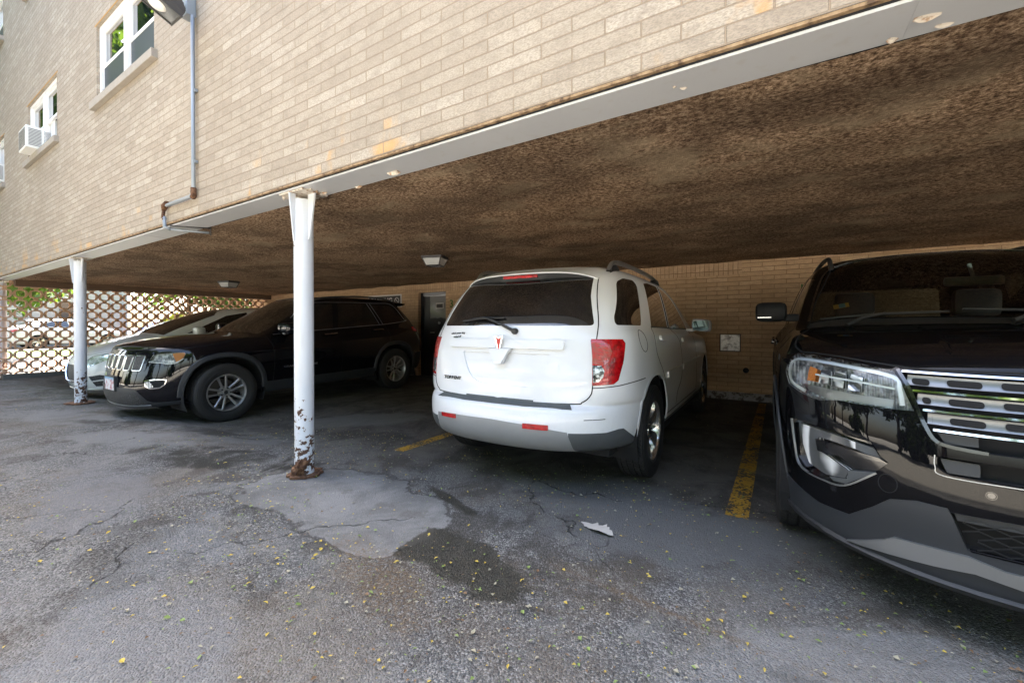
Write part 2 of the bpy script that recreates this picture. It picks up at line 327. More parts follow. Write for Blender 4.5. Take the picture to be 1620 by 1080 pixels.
for i, (xa, xb, ya, yb2) in enumerate([(-.25, -.125, 2.83, 7.2), (-2.975, -2.855, 2.70, 7.2)]):
    tag(sheet('parking_line', [(xa, ya), (xb, ya-.01), (xb+.03, yb2), (xa+.06, yb2)], .004, M['yellow']), kind='structure')

# ---------------------------------------------------------------- the building over the carport
bld = empty('apartment_building', (0, 0, 0), 0, 'tan brick apartment building raised on steel posts over the open carport', 'building')
YF, XL, XR, ZT = 1.755, -14.62, 11.6, 9.3
WIN = [(xc, z0) for xc in (-13.98, -10.13, -6.43, -2.73, .97, 4.67, 8.37) for z0 in (4.0, 6.9)]
holes = [(xc-.925, min(xc+.925, XR-.2), z0, z0+.97) for xc, z0 in WIN if xc-.925 > XL+.05] + [(XL+.0, -13.05, z0, z0+.97) for z0 in (4.0, 6.9)]
holes = [(xc-.925, xc+.925, z0, z0+.97) for xc, z0 in WIN]
XL = -15.3
b = MB()
X = sorted({XL, XR, *[h[0] for h in holes], *[h[1] for h in holes]}); Z = sorted({2.185, ZT, *[h[2] for h in holes], *[h[3] for h in holes]})
for i in range(len(X)-1):
    for j in range(len(Z)-1):
        cx, cz = (X[i]+X[i+1])/2, (Z[j]+Z[j+1])/2
        if any(h[0] < cx < h[1] and h[2] < cz < h[3] for h in holes): continue
        b.face([(X[i], YF, Z[j]), (X[i+1], YF, Z[j]), (X[i+1], YF, Z[j+1]), (X[i], YF, Z[j+1])])
for x0, x1, z0, z1 in holes:
    for a, c2 in (((x0, z0), (x0, z1)), ((x0, z1), (x1, z1)), ((x1, z1), (x1, z0)), ((x1, z0), (x0, z0))):
        b.face([(a[0], YF, a[1]), (c2[0], YF, c2[1]), (c2[0], YF+.1, c2[1]), (a[0], YF+.1, a[1])])
bmesh.ops.remove_doubles(b.bm, verts=b.bm.verts[:], dist=1e-5)
me = bpy.data.meshes.new('brick_facade'); b.bm.to_mesh(me); b.bm.free(); link('brick_facade', me, M['facade'], bld)
b = MB()
for x0, x1, y0, y1 in ((XL, XL+.25, YF+.12, 14.5), (XR-.25, XR, YF+.12, 14.5), (XL+.26, XR-.26, 14.2, 14.5)): b.box(x0, x1, y0, y1, 2.4, ZT)
b.build('side_wall', M['rear_brick'], bld)
b = MB(); b.box(XL-.2, XR+.2, YF-.2, 14.7, ZT+.003, ZT+.3); b.build('roof', simple('roof_felt', (.12, .12, .12), .9), bld)
# rusty underside of the lowest course, edge in shadow painted black, painted steel lintel
b = MB(); b.box(XL, XR, YF+.001, YF+.02, 2.172, 2.184); b.build('brick_underside', M['underside'], bld)
b = MB(); b.box(XL, XR, YF+.022, YF+.10, 2.1625, 2.30); b.build('shaded_edge', M['dark_void'], bld)
b = MB(); b.box(XL, XR, 1.772, 1.995, 2.149, 2.161, bev=.002)
for xj in (.38, -5.9): b.box(xj-.0015, xj+.0015, 1.78, 1.99, 2.1475, 2.149)
b.build('lintel_plate', M['lintel'], bld)
n = N('old_paint', rough=.7); n.set(color=n.mix(n.ss(n.noise(n.pos(), 30, 4), .5, .62), (.62, .56, .48), (.32, .2, .12))); M['flake'] = n.m
random.seed(8)                                     # curled flakes of old paint on the lintel
def flake(cx, cy, L, W, drop, rz):
    b = MB()
    c, s = math.cos(rz), math.sin(rz); rows = []
    for i in range(5):
        u = i/4; rows.append([(cx+c*(u-.5)*L-s*w*W*(.6+.5*math.sin(3*u+cx)), cy+s*(u-.5)*L+c*w*W*(.6+.5*math.sin(3*u+cx)), 2.1485-drop*(abs(w+.5)**1.5)*math.sin(math.pi*u*.9+.15)) for w in (-.5, 0, .5)])
    for A, B in zip(rows, rows[1:]):
        for k in range(2): b.face([A[k], A[k+1], B[k+1], B[k]])
    b.build('paint_flake', M['flake'], bld)
for f in [(.42, 1.885, .07, .022, .012, .1), (.35, 1.97, .035, .02, .01, .5), (.48, 1.965, .05, .015, .008, .2), (-2.12, 1.92, .10, .05, .022, .1), (-2.55, 1.985, .07, .03, .015, 0), (-.33, 1.90, .03, .012, .006, .4), (.62, 1.80, .05, .02, .012, .2), (-.36, 1.87, .018, .01, .006, 1)]: flake(*f)
for k in range(46):
    a = random.uniform(0, 6.28); r = random.uniform(.075, .19); flake(-3.06+r*1.2*math.cos(a), 1.885+.75*min(r, .12)*math.sin(a), random.uniform(.015, .05), random.uniform(.01, .035), random.uniform(.006, .022), random.uniform(0, 3))
# sprayed ceiling: a real lumpy sheet
bm = bmesh.new(); nx, ny = 150, 42; random.seed(1)
from mathutils import noise as mn
gv = [[bm.verts.new((xx, yy, 2.156-.022*mn.noise((xx*1.7, yy*2.6, 0))-.010*mn.noise((xx*6, yy*8, 3)))) for yy in [1.996+(7.42-1.996)*j/ny for j in range(ny+1)]] for xx in [XL+.3+(XR-.3-XL-.3)*i/nx for i in range(nx+1)]]
for i in range(nx):
    for j in range(ny): bm.faces.new((gv[i][j], gv[i][j+1], gv[i+1][j+1], gv[i+1][j])).smooth = True
me = bpy.data.meshes.new('ceiling'); bm.to_mesh(me); bm.free(); link('ceiling', me, M['ceiling'], bld)
b = MB(); b.box(XL+.26, XR-.26, 2.0, 14.19, 2.25, 2.4); b.build('floor_slab', M['dark_void'], bld)
# rear wall with door opening
DX0, DX1, DZ = -7.32, -6.45, 2.0
b = MB(); YB = 7.43
b.box(XL+.26, DX0, YB, YB+.25, -.2, 2.24); b.box(DX1, XR-.26, YB, YB+.25, -.2, 2.24); b.box(DX0+.001, DX1-.001, YB, YB+.25, DZ, 2.239)
b.build('rear_wall', M['rear_brick'], bld)
b = MB(); b.box(-7.75, -.43, YB-.004, YB+.03, 1.955, 2.2, mi=0); b.build('soldier_course', M['soldier'], bld)
n = N('peeling_white_kerb', rough=.9); v = n.pos(); n.set(color=n.mix(n.ss(n.noise(v, 13, 5, .65), .45, .58), (.30, .285, .27), (.09, .065, .055)), normal=n.bump(n.noise(v, 20, 4), .01)); M['kerb'] = n.m
b = MB(); b.box(DX1+.1, XR-.3, YB-.05, YB-.001, -.05, .115, bev=.008); b.box(XL+1.4, DX0-.1, YB-.05, YB-.001, -.1, .085, bev=.008); b.build('wall_base', M['kerb'], bld)
# door
b = MB(); b.box(DX0, DX0+.05, YB+.09, YB+.2, -.1, DZ); b.box(DX1-.05, DX1, YB+.09, YB+.2, -.1, DZ); b.box(DX0+.05, DX1-.05, YB+.09, YB+.2, DZ-.05, DZ-.001)
fr = b.build('door_frame', simple('black_door_frame', (.02, .02, .022), .4), bld)
n = N('steel_door', rough=.22, metal=0, coat=.5); v = n.pos(); x, y, z = n.sep(v); n.set(color=n.mix(n.ss(n.math('ADD', z, n.math('MULTIPLY', n.noise(v, 5, 3), .12)), 1.39, 1.43), (.014, .015, .017), (.17, .17, .17)), rough=.32); M['door'] = n.m  # grey reflection painted into the upper part of the door
b = MB(); b.box(DX0+.27, DX1-.052, YB+.12, YB+.16, -.1, DZ-.13, bev=.003); dr = b.build('door', M['door'], bld)
b = MB(); b.box(DX0+.052, DX0+.268, YB+.118, YB+.163, -.1, DZ-.13, bev=.003); b.build('side_panel', simple('black_door_panel', (.008, .008, .01), .3), bld)
b = MB(); b.box(DX0+.06, DX1-.055, YB+.10, YB+.15, DZ-.12, DZ-.055, bev=.003); b.build('door_closer', simple('closer_grey', (.22, .22, .23), .35, metal=.6), bld)
b = MB(); b.box(-6.86, -6.62, YB+.112, YB+.1195, 1.565, 1.70); b.box(-6.84, -6.64, YB+.109, YB+.1119, 1.585, 1.68, mi=1); nt = b.build('notice', [simple('notice_paper', (.6, .57, .55), .6), simple('notice_print', (.06, .055, .05), .6)], dr)
b = MB(); b.tube([(-6.98, YB+.12, 1.0), (-6.98, YB+.06, 1.0), (-6.86, YB+.06, 1.0)], .012); hs_ = simple('handle_steel', (.5, .5, .5), .3, metal=1); b.build('door_handle', hs_, dr); b = MB(); b.lathe([(0, -.01), (.03, -.01), (.03, .012), (0, .012)], 16, 'Y', (-6.75, YB+.11, 1.23)); b.build('deadbolt', hs_, dr)
# windows
def window(xc, z0, opened=False):
    x0, x1, z1, yf = xc-.925, xc+.925, z0+.97, YF+.03
    b = MB(); w = .055
    b.box(x0, x0+w, yf, yf+.08, z0, z1, .004); b.box(x1-w, x1, yf, yf+.08, z0, z1, .004); b.box(x0+w+.001, x1-w-.001, yf, yf+.08, z1-w, z1-.001, .004); b.box(x0+w+.001, x1-w-.001, yf, yf+.08, z0+.001, z0+w*.7, .004); b.box(xc-.055, xc+.055, yf-.004, yf+.079, z0+w*.7, z1-w-.001, .004)
    fo = b.build('window', M['white_frame'], bld)
    zm = z0+.47
    for s, (a, c2) in enumerate(((x0+w, xc-.055), (xc+.055, x1-w))):
        b = MB(); k = .035
        b.box(a+.001, c2-.001, yf+.025, yf+.06, zm-.03, zm+.012, .003); b.box(a+.001, a+k, yf+.03, yf+.06, zm+.013, z1-w-.002); b.box(c2-k, c2-.001, yf+.03, yf+.06, zm+.013, z1-w-.002); b.box(a+k, c2-k, yf+.03, yf+.06, z1-w-k, z1-w-.003)
        b.build('sash', M['white_frame'], fo)
        b = MB(); b.box(a+k+.001, c2-k-.001, yf+.044, yf+.05, zm+.013, z1-w-k-.001); b.build('pane', M['pane'], fo)
        if opened and s == 1:
            b = MB(); b.box(a+.05, a+.30, yf+.055, yf+.075, z0+w*.7, zm-.031); b.build('blind', simple('pale_blind', (.62, .64, .64), .7), fo)
        else:
            b = MB(); b.box(a+.012, c2-.012, yf+.03, yf+.034, z0+w*.7+.001, zm-.031); b.build('screen', M['screen'], fo)
        b = MB(); b.box(a, c2, yf+.085, yf+.5, z0+.03, z1-.02); b.build('room', M['dark_void'], fo)
    b = MB(); b.box(x0-.09, x1+.09, YF-.055, YF+.1, z0-.095, z0-.002, .006); b.build('sill', M['sill'], fo)
    b = MB(); b.box(x0-.05, x1+.05, YF-.004, YF+.03, z1+.002, z1+.014); b.build('head_lintel', simple('rusty_lintel', (.46, .25, .07), .9), fo)
for xc, z0 in WIN: window(xc, z0, opened=(xc == -10.13 and z0 == 4.0))
# posts
for i, (px, lab) in enumerate([(-3.06, 'white steel post nearest the camera, chipped and rusted at its foot'), (-8.72, 'white steel post beside the nose of the black SUV on the left'), (-14.38, 'white steel post farthest left, at the end of the pierced block wall'), (2.6, 'white steel post beyond the right hand SUV')]):
    if i == 3: continue
    p = empty('support_post', (px, 1.885, 0), 0, lab, 'post', 'white posts along the carport front')
    b = MB(); b.lathe([(.069, .02), (.069, 2.10)], 40); b.build('pipe', M['post'], p)
    b = MB()
    for a in (0, 1):
        s = 1 if a else -1
        b.prism([(s*.066, 2.135), (s*.066, 1.80), (s*.082, 1.80), (s*.15, 2.135)], -.006, .006, 'Y') if a else b.prism([(s*.066, 2.135), (s*.066, 1.95), (s*.12, 2.135)], -.006, .006, 'Y')
    b.prism([(-.066, 2.135), (-.066, 1.78), (-.08, 1.78), (-.115, 2.135)], -.006, .006, 'X')
    b.build('gusset', M['post'], p)
    b = MB(); b.box(-.15, .15, -.105, .105, 2.1355, 2.1475, .003); b.build('cap_plate', M['flake'], p)
    random.seed(20+i); b = MB(); sz = .125 if i == 0 else .17
    ring0 = [(sz*(1.25 if math.cos(a+.9) < -.5 else 1)*math.cos(a)*random.uniform(.85, 1.12), sz*math.sin(a)*random.uniform(.8, 1.12)) for a in [k*2*math.pi/22 for k in range(22)]]
    b.prism(ring0, .004, .02); b.build('base_plate', M['rust'], p)
    if i == 0:
        bm = bmesh.new(); bmesh.ops.create_icosphere(bm, subdivisions=4, radius=1)
        for vv in bm.verts:
            r = .82+.35*mn.noise(vv.co*2.1)+.14*mn.noise(vv.co*6); vv.co = Vector((.02+vv.co.x*.078*r, -.04+vv.co.y*.068*r, .055+(vv.co.z*.085+.02*vv.co.x)*r+.035*max(0, vv.co.x)))
        for f in bm.faces: f.smooth = True
        me = bpy.data.meshes.new('rust_lump'); bm.to_mesh(me); bm.free(); link('rust_lump', me, M['rust'], p)
# floodlight, conduit, hanger
fl = empty('floodlight', (-4.59, YF, 4.07), 0, 'dark floodlight on a grey junction box on the brick wall', 'floodlight')
b = MB(); b.box(-.06, .06, -.075, 0, -.09, .09, .006); b.build('junction_box', M['galv'], fl)
e1 = Vector((0, .92, -.38)).normalized(); nn = Vector((-.10, -.40, -.90)); nn = (nn-e1*nn.dot(e1)).normalized(); e2 = nn.cross(e1).normalized()
FM = Matrix.Translation(Vector((.185, -.33, -.22))) @ Matrix((e1, e2, nn)).transposed().to_4x4()
b = MB(); t = bmesh.new()
q = [[t.verts.new((sx*a, sy*c2, h)) for sx, sy in ((-1, -1), (1, -1), (1, 1), (-1, 1))] for a, c2, h in ((.15, .115, 0), (.155, .12, -.03), (.15, .11, -.08), (.08, .07, -.17))]
for A, B in zip(q, q[1:]):
    for k in range(4): t.faces.new((A[k], A[(k+1) % 4], B[(k+1) % 4], B[k]))
t.faces.new(q[-1]); bmesh.ops.bevel(t, geom=t.edges[:], offset=.008, segments=2, affect='EDGES'); b.merge(t, FM)
for r in ((-.155, .155, -.12, -.105), (-.155, .155, .105, .12), (-.155, -.14, -.105, .105), (.14, .155, -.105, .105)): b.box(*r, -.004, .014, M=FM)
b.build('lamp_housing', M['lamp_bronze'], fl)
b = MB(); b.box(-.139, .139, -.104, .104, .001, .006, M=FM); b.build('lens', M['flood_lens'], fl)
b = MB(); b.lathe([(0, .03), (.05, .028), (.066, .012), (.07, .007)], 20); b.bm.transform(FM); b.build('bulb', simple('bulb_white', (.8, .8, .78), .3), fl)
b = MB(); b.tube([(0, -.07, -.02), (.05, -.12, -.05), (.13, -.2, -.09)], .018, 8); b.tube([(.03, -.09, .0), (.08, -.15, .0), (.16, -.22, -.06)], .008, 6); b.build('arm', M['lamp_bronze'], fl)
cq = empty('conduit', (-4.525, YF-.03, 3.2), 0, 'grey metal conduit running down the brick wall from the floodlight', 'pipe')
b = MB(); b.tube([(0, 0, .78), (0, 0, -.80), (-.02, 0, -.84), (-.06, 0, -.86), (-.60, 0, -.86)], .0165, 10); b.build('pipe', M['galv'], cq)
b = MB(); b.tube([(0, 0, -.79), (0, 0, -.86), (-.02, 0, -.875)], .024, 10); b.build('elbow', M['rust'], cq); b = MB(); b.tube([(-.59, 0, -.84), (-.66, 0, -.86), (-.665, 0, -.9)], [.026, .028, .02], 10); b.tube([(-.665, 0, -.88), (-.66, -.01, -.97), (-.655, 0, -1.0)], .016, 8); b.build('elbow', M['rust'], cq)
b = MB(); b.tube([(-.655, 0, -.96), (-.65, 0, -1.065), (-.62, .04, -1.085)], .017, 8); b.tube([(-.62, .04, -1.085), (-.40, .29, -1.10)], .013, 8); b.box(-.665, -.645, -.02, .02, -.985, -.975); b.build('stub_pipe', M['galv'], cq)
for zz in (.1, -.55): b = MB(); b.box(-.03, .03, .0, .028, zz-.012, zz+.012, .003); b.build('strap', M['galv'], cq)
b = MB(); b.tube([(-.60, .03, -1.055), (-.37, .29, -1.058)], .008, 6); b.tube([(-.37, .29, -1.04), (-.37, .29, -1.13)], .006, 6); b.build('hanger', M['lamp_bronze'], cq)
# ceiling lights
for lx, ly, lab in ((-4.19, 4.59, 'square caged ceiling light nearer the camera, left of the white SUV'), (-10.4, 4.63, 'small square ceiling light farther left, above the black SUV hood')):
    l = empty('ceiling_light', (lx, ly, 2.15), rad(20), lab, 'ceiling light', 'ceiling lights in the carport')
    b = MB(); b.box(-.15, .15, -.15, .15, -.03, .03, .005); fr = []
    for sx, sy in ((-1, -1), (1, -1), (1, 1), (-1, 1)): b.tube([(sx*.14, sy*.14, -.02), (sx*.10, sy*.10, -.13)], .007, 6)
    for k in range(4):
        A, B = [((-1, -1), (1, -1), (1, 1), (-1, 1))[(k+j) % 4] for j in (0, 1)]; b.tube([(A[0]*.1, A[1]*.1, -.13), (B[0]*.1, B[1]*.1, -.13)], .007, 6)
    b.build('frame', M['lamp_bronze'], l)
    b = MB(); q = [[(sx*a, sy*a, h) for sx, sy in ((-1, -1), (1, -1), (1, 1), (-1, 1))] for a, h in ((.135, -.032), (.097, -.127))]
    for k in range(4): b.face([q[0][k], q[0][(k+1) % 4], q[1][(k+1) % 4], q[1][k]])
    b.face(q[1]); b.build('glass_shade', M['frosted'], l)
# air conditioners
for ax, az, lab in ((-10.33, 4.0, 'white window air conditioner with dark side grille in the middle window'), (-13.35, 4.04, 'white window air conditioner cut by the left edge of the photo')):
    a = empty('air_conditioner', (ax, YF+.02, az), 0, lab, 'air conditioner', 'window air conditioners')
    b = MB(); b.box(-.25, .25, -.20, .22, 0, .35, .012); b.build('casing', M['plastic_white'], a)
    b = MB()
    for s in (-1, 1):
        for k in range(12): b.box(s*.251-.004, s*.251+.004, -.17, -.03, .04+k*.023, .051+k*.023); b.box(s*.251-.004, s*.251+.004, .0, .08, .04+k*.023, .051+k*.023)
    for k in range(14): b.box(-.21, .21, -.2045, -.1995, .03+k*.021, .039+k*.021)
    b.build('grille', M['grille_grey'], a)
# pierced block wall at the left end
n = N('breeze_block', rough=.9); v = n.pos(); n.set(color=n.mix(n.noise(v, 20, 5, .6), (.58, .38, .25), (.47, .28, .17)), normal=n.bump(n.noise(v, 70, 4), .004)); M['breeze'] = n.m
bw = empty('block_screen_wall', (-14.2, 4.7, 0), 0, 'pierced brown block wall of interlocking oval rings at the left end', 'screen wall')
b = MB(); P, Q = .2297, .2257
def sup(rx, rz, e, k): 
    a = 2*math.pi*k/28; c, s = math.cos(a), math.sin(a); return (math.copysign(abs(c)**e, c)*rx, math.copysign(abs(s)**e, s)*rz)
outr = [sup(.098, .093, .62, k) for k in range(28)]; inr = [sup(.075, .070, .62, k) for k in range(28)]
for i in range(-1, 24):
    for j in range(10):
        cy, cz = 2.125+P*i-4.7, 2.096-Q*j
        L = [[[b.bm.verts.new((xx, cy+p[0], cz+p[1])) for p in R] for R in (outr, inr)] for xx in (-.06, .06)]
        for k in range(28):
            k2 = (k+1) % 28
            for f in ((L[0][0][k], L[0][0][k2], L[0][1][k2], L[0][1][k]), (L[1][0][k], L[1][1][k], L[1][1][k2], L[1][0][k2]), (L[0][0][k], L[1][0][k], L[1][0][k2], L[0][0][k2]), (L[0][1][k], L[0][1][k2], L[1][1][k2], L[1][1][k])): b.bm.faces.new(f)
        b.box(-.047, .047, cy+.094, cy+P-.094, cz-.03, cz+.03); 
        if j: b.box(-.047, .047, cy-.03, cy+.03, cz+.089, cz+Q-.089)
for v in b.bm.verts:
    if v.co.z < .08: v.co.z = .08
b.build('ring_block', M['breeze'], bw)
b = MB(); b.box(-.12, .1, -2.85, 2.72, -.14, .10, .01); b.build('kerb', simple('dark_kerb', (.11, .105, .095), .9), bw)
n = N('brown_beam', rough=.9); n.set(color=n.mix(n.noise(n.map(n.pos(), (1, .2, 1)), 22, 4), (.085, .05, .03), (.16, .10, .06))); b = MB(); b.box(-14.05, -13.85, 2.0, 7.42, 2.02, 2.17, .004); b.build('ceiling_beam', n.m, bld)
# sign, painted numeral, metal plate on the rear wall
sg = empty('parking_sign', (-8.5, YB-.012, 1.79), 0, 'black and white parking sign on the rear wall above the SUV roof', 'sign')
b = MB(); b.box(-.62, .62, -.006, .006, -.16, .16, .002); b.build('panel', simple('sign_white', (.62, .6, .57), .5), sg)
b = MB(); b.box(-.585, .585, -.009, -.0065, -.125, .125); b.build('face', simple('sign_black', (.015, .015, .016), .45), sg)
def text(body, size, mat, parent, loc, rot=(rad(90), 0, 0), name='lettering', ext=.0015, bold=0, align='CENTER', shear=0, sx=1):
    cu = bpy.data.curves.new(name, 'FONT'); cu.body = body; cu.size = size; cu.extrude = ext; cu.offset = bold; cu.align_x = align; cu.align_y = 'CENTER'; cu.shear = shear
    o = bpy.data.objects.new(name, cu); COL.objects.link(o); dg = bpy.context.evaluated_depsgraph_get(); me = bpy.data.meshes.new_from_object(o.evaluated_get(dg)); bpy.data.objects.remove(o)
    o = link(name, me, mat, parent); o.location = loc; o.rotation_euler = rot; o.scale = (sx, 1, 1); return o
sw = simple('sign_letter_white', (.55, .54, .52), .5)
text('PARKING', .2, sw, sg, (-.10, -.0105, 0), bold=.006, sx=.95)
b = MB(); b.lathe([(.062, -.0005), (.085, -.0005), (.085, -.002), (.062, -.002)], 28, 'Y', (.46, -.0095, 0)); b.box(-.06, .06, -.0118, -.0098, -.01, .01, M=Matrix.Translation((.46, 0, 0)) @ Matrix.Rotation(rad(45), 4, 'Y')); b.build('symbol', sw, sg)
grn = simple('green_paint', (.05, .13, .03), .8)
tn = text('3', .24, grn, None, (-6.28, YB-.002, 1.66), bold=.004, name='painted_numeral'); tag(tn, 'green painted numeral on the brick beside the rear door', 'painted number')
tn = text('1', .2, grn, None, (.34, YB-.002, 1.68), bold=.002, name='painted_numeral'); tag(tn, 'faint green painted mark on the brick behind the right hand SUV', 'painted number')
n = N('scuffed_metal_plate', rough=.45, metal=.3); v = n.pos(); n.set(color=n.mix(n.ss(n.noise(v, 12, 5, .7), .36, .55), (.30, .27, .24), (.85, .83, .78)), normal=n.bump(n.noise(v, 12, 4), .01)); 
wb = empty('wall_panel', (-.59, YB, .885), 0, 'square pale metal plate set in the rear brick wall', 'wall plate')
b = MB(); b.box(-.135, .135, -.012, 0, -.125, .125, .004); b.build('cover', n.m, wb)
b = MB(); 
for r in ((-.15, .15, -.14, -.126), (-.15, .15, .126, .14), (-.15, -.136, -.126, .126), (.136, .15, -.126, .126)): b.box(r[0], r[1], -.008, .0, r[2], r[3])
b.build('frame', simple('plate_frame', (.08, .06, .05), .7), wb)
b = MB(); b.lathe([(0, -.004), (.04, -.004), (.042, 0)], 20, 'Y', (0, 0, 0)); o = b.build('wall_hole', M['dark_void']); o.location = (-.37, YB, .46); tag(o, 'small round dark hole in the brick under the metal plate', 'hole')
# ---------------------------------------------------------------- car body kit
FY = (0, .42, .72, .89, .972); TS = (0, .07, .17, .29, .42, .56, .70, .82, .92, 1)
def ring(xf, xr, W, cf, cr, zf, za, zb, zr, pf=3, pr=3, wf=.97, wr=.97, flare=()):
    """one horizontal hoop of a car body, half of it, nose centre to tail centre"""
    P = []
    for k in FY: P.append((xf-cf*(1-math.sqrt(1-k**pf)), W*wf*k, zf+(za-zf)*k**2))
    a, b = xf-cf, xr+cr
    for t in TS:
        u = 2*t-1; w = W*(1-(1-(wf if u < 0 else wr))*abs(u)**3); xx = a+(b-a)*t; zz = za+(zb-za)*t
        for fx, fz, am in flare: w += am*math.exp(-((xx-fx)/.42)**2-((zz-fz)/.30)**2)
        P.append((xx, w, zz))
    for k in FY[::-1]: P.append((xr+cr*(1-math.sqrt(1-k**pr)), W*wr*k, zr+(zb-zr)*k**2))
    return [Vector(p) for p in P]
def body_cage(rings, crown=.03):
    bm = bmesh.new(); R = []
    for r in rings:
        half = [bm.verts.new(p) for p in r]; oth = [bm.verts.new((p.x, -p.y, p.z)) for p in r[1:-1]]
        R.append(half+oth[::-1])
    n = len(R[0])
    for A, B in zip(R, R[1:]):
        for k in range(n): bm.faces.new((A[k], A[(k+1) % n], B[(k+1) % n], B[k]))
    # roof: grid patch over the last ring
    T = R[-1]; nf, ns = len(FY), len(TS); half = len(rings[0])
    L = lambda i: T[i]; Rr = lambda i: T[(n-i) % n]
    side = list(range(nf, nf+ns)); m = 2*nf-1
    rows = []
    front = [Rr(i) for i in range(nf-1, 0, -1)]+[L(i) for i in range(nf)]
    rear = [Rr(half-1-i) for i in range(nf-1, 0, -1)]+[L(half-1-i) for i in range(nf)]
    for si, i in enumerate(side):
        a, b = Rr(i).co, L(i).co; row = [Rr(i)]
        for j in range(m):
            f = (front[j].co.y/front[-1].co.y if si <= ns/2 else rear[j].co.y/rear[-1].co.y); p = (a+b)/2+(b-a)/2*f
            t = si/(ns-1); px = front[j].co.x+(rear[j].co.x-front[j].co.x)*t; pz = front[j].co.z+(rear[j].co.z-front[j].co.z)*t
            blend = 1-abs(2*t-1)**4
            p.z += crown*(1-f*f)*(.25+.75*blend); p.x = p.x+(px-p.x)*(1-f*f)*.6*(1-blend)
            row.append(bm.verts.new(p))
        row.append(L(i)); rows.append(row)
    for A, B in zip(rows, rows[1:]):
        for j in range(m+1): bm.faces.new((A[j], A[j+1], B[j+1], B[j]))
    F = rows[0]; 
    for j in range(m-1): bm.faces.new((front[j], front[j+1], F[j+2], F[j+1]))
    bm.faces.new((Rr(side[0]), front[0], F[1])); bm.faces.new((front[-1], L(side[0]), F[-2]))
    F = rows[-1]
    for j in range(m-1): bm.faces.new((rear[j+1], rear[j], F[j+1], F[j+2]))
    bm.faces.new((rear[0], Rr(side[-1]), F[1])); bm.faces.new((L(side[-1]), rear[-1], F[-2]))
    bmesh.ops.recalc_face_normals(bm, faces=bm.faces[:]); return bm
def smooth_mesh(bm, lev=2, fix=3):
    me = bpy.data.meshes.new('t'); bm.to_mesh(me); nv = len(me.vertices); tgt = [v.co.copy() for v in me.vertices]
    o = bpy.data.objects.new('t', me); COL.objects.link(o); md = o.modifiers.new('s', 'SUBSURF'); md.levels = md.render_levels = lev
    for it in range(fix):
        dg = bpy.context.evaluated_depsgraph_get(); dg.update(); e = o.evaluated_get(dg).data
        for i in range(nv): me.vertices[i].co += .75*(tgt[i]-e.vertices[i].co)
        me.update()
    dg = bpy.context.evaluated_depsgraph_get(); dg.update(); out = bmesh.new(); out.from_mesh(o.evaluated_get(dg).data)
    bpy.data.objects.remove(o); bpy.data.meshes.remove(me); return out
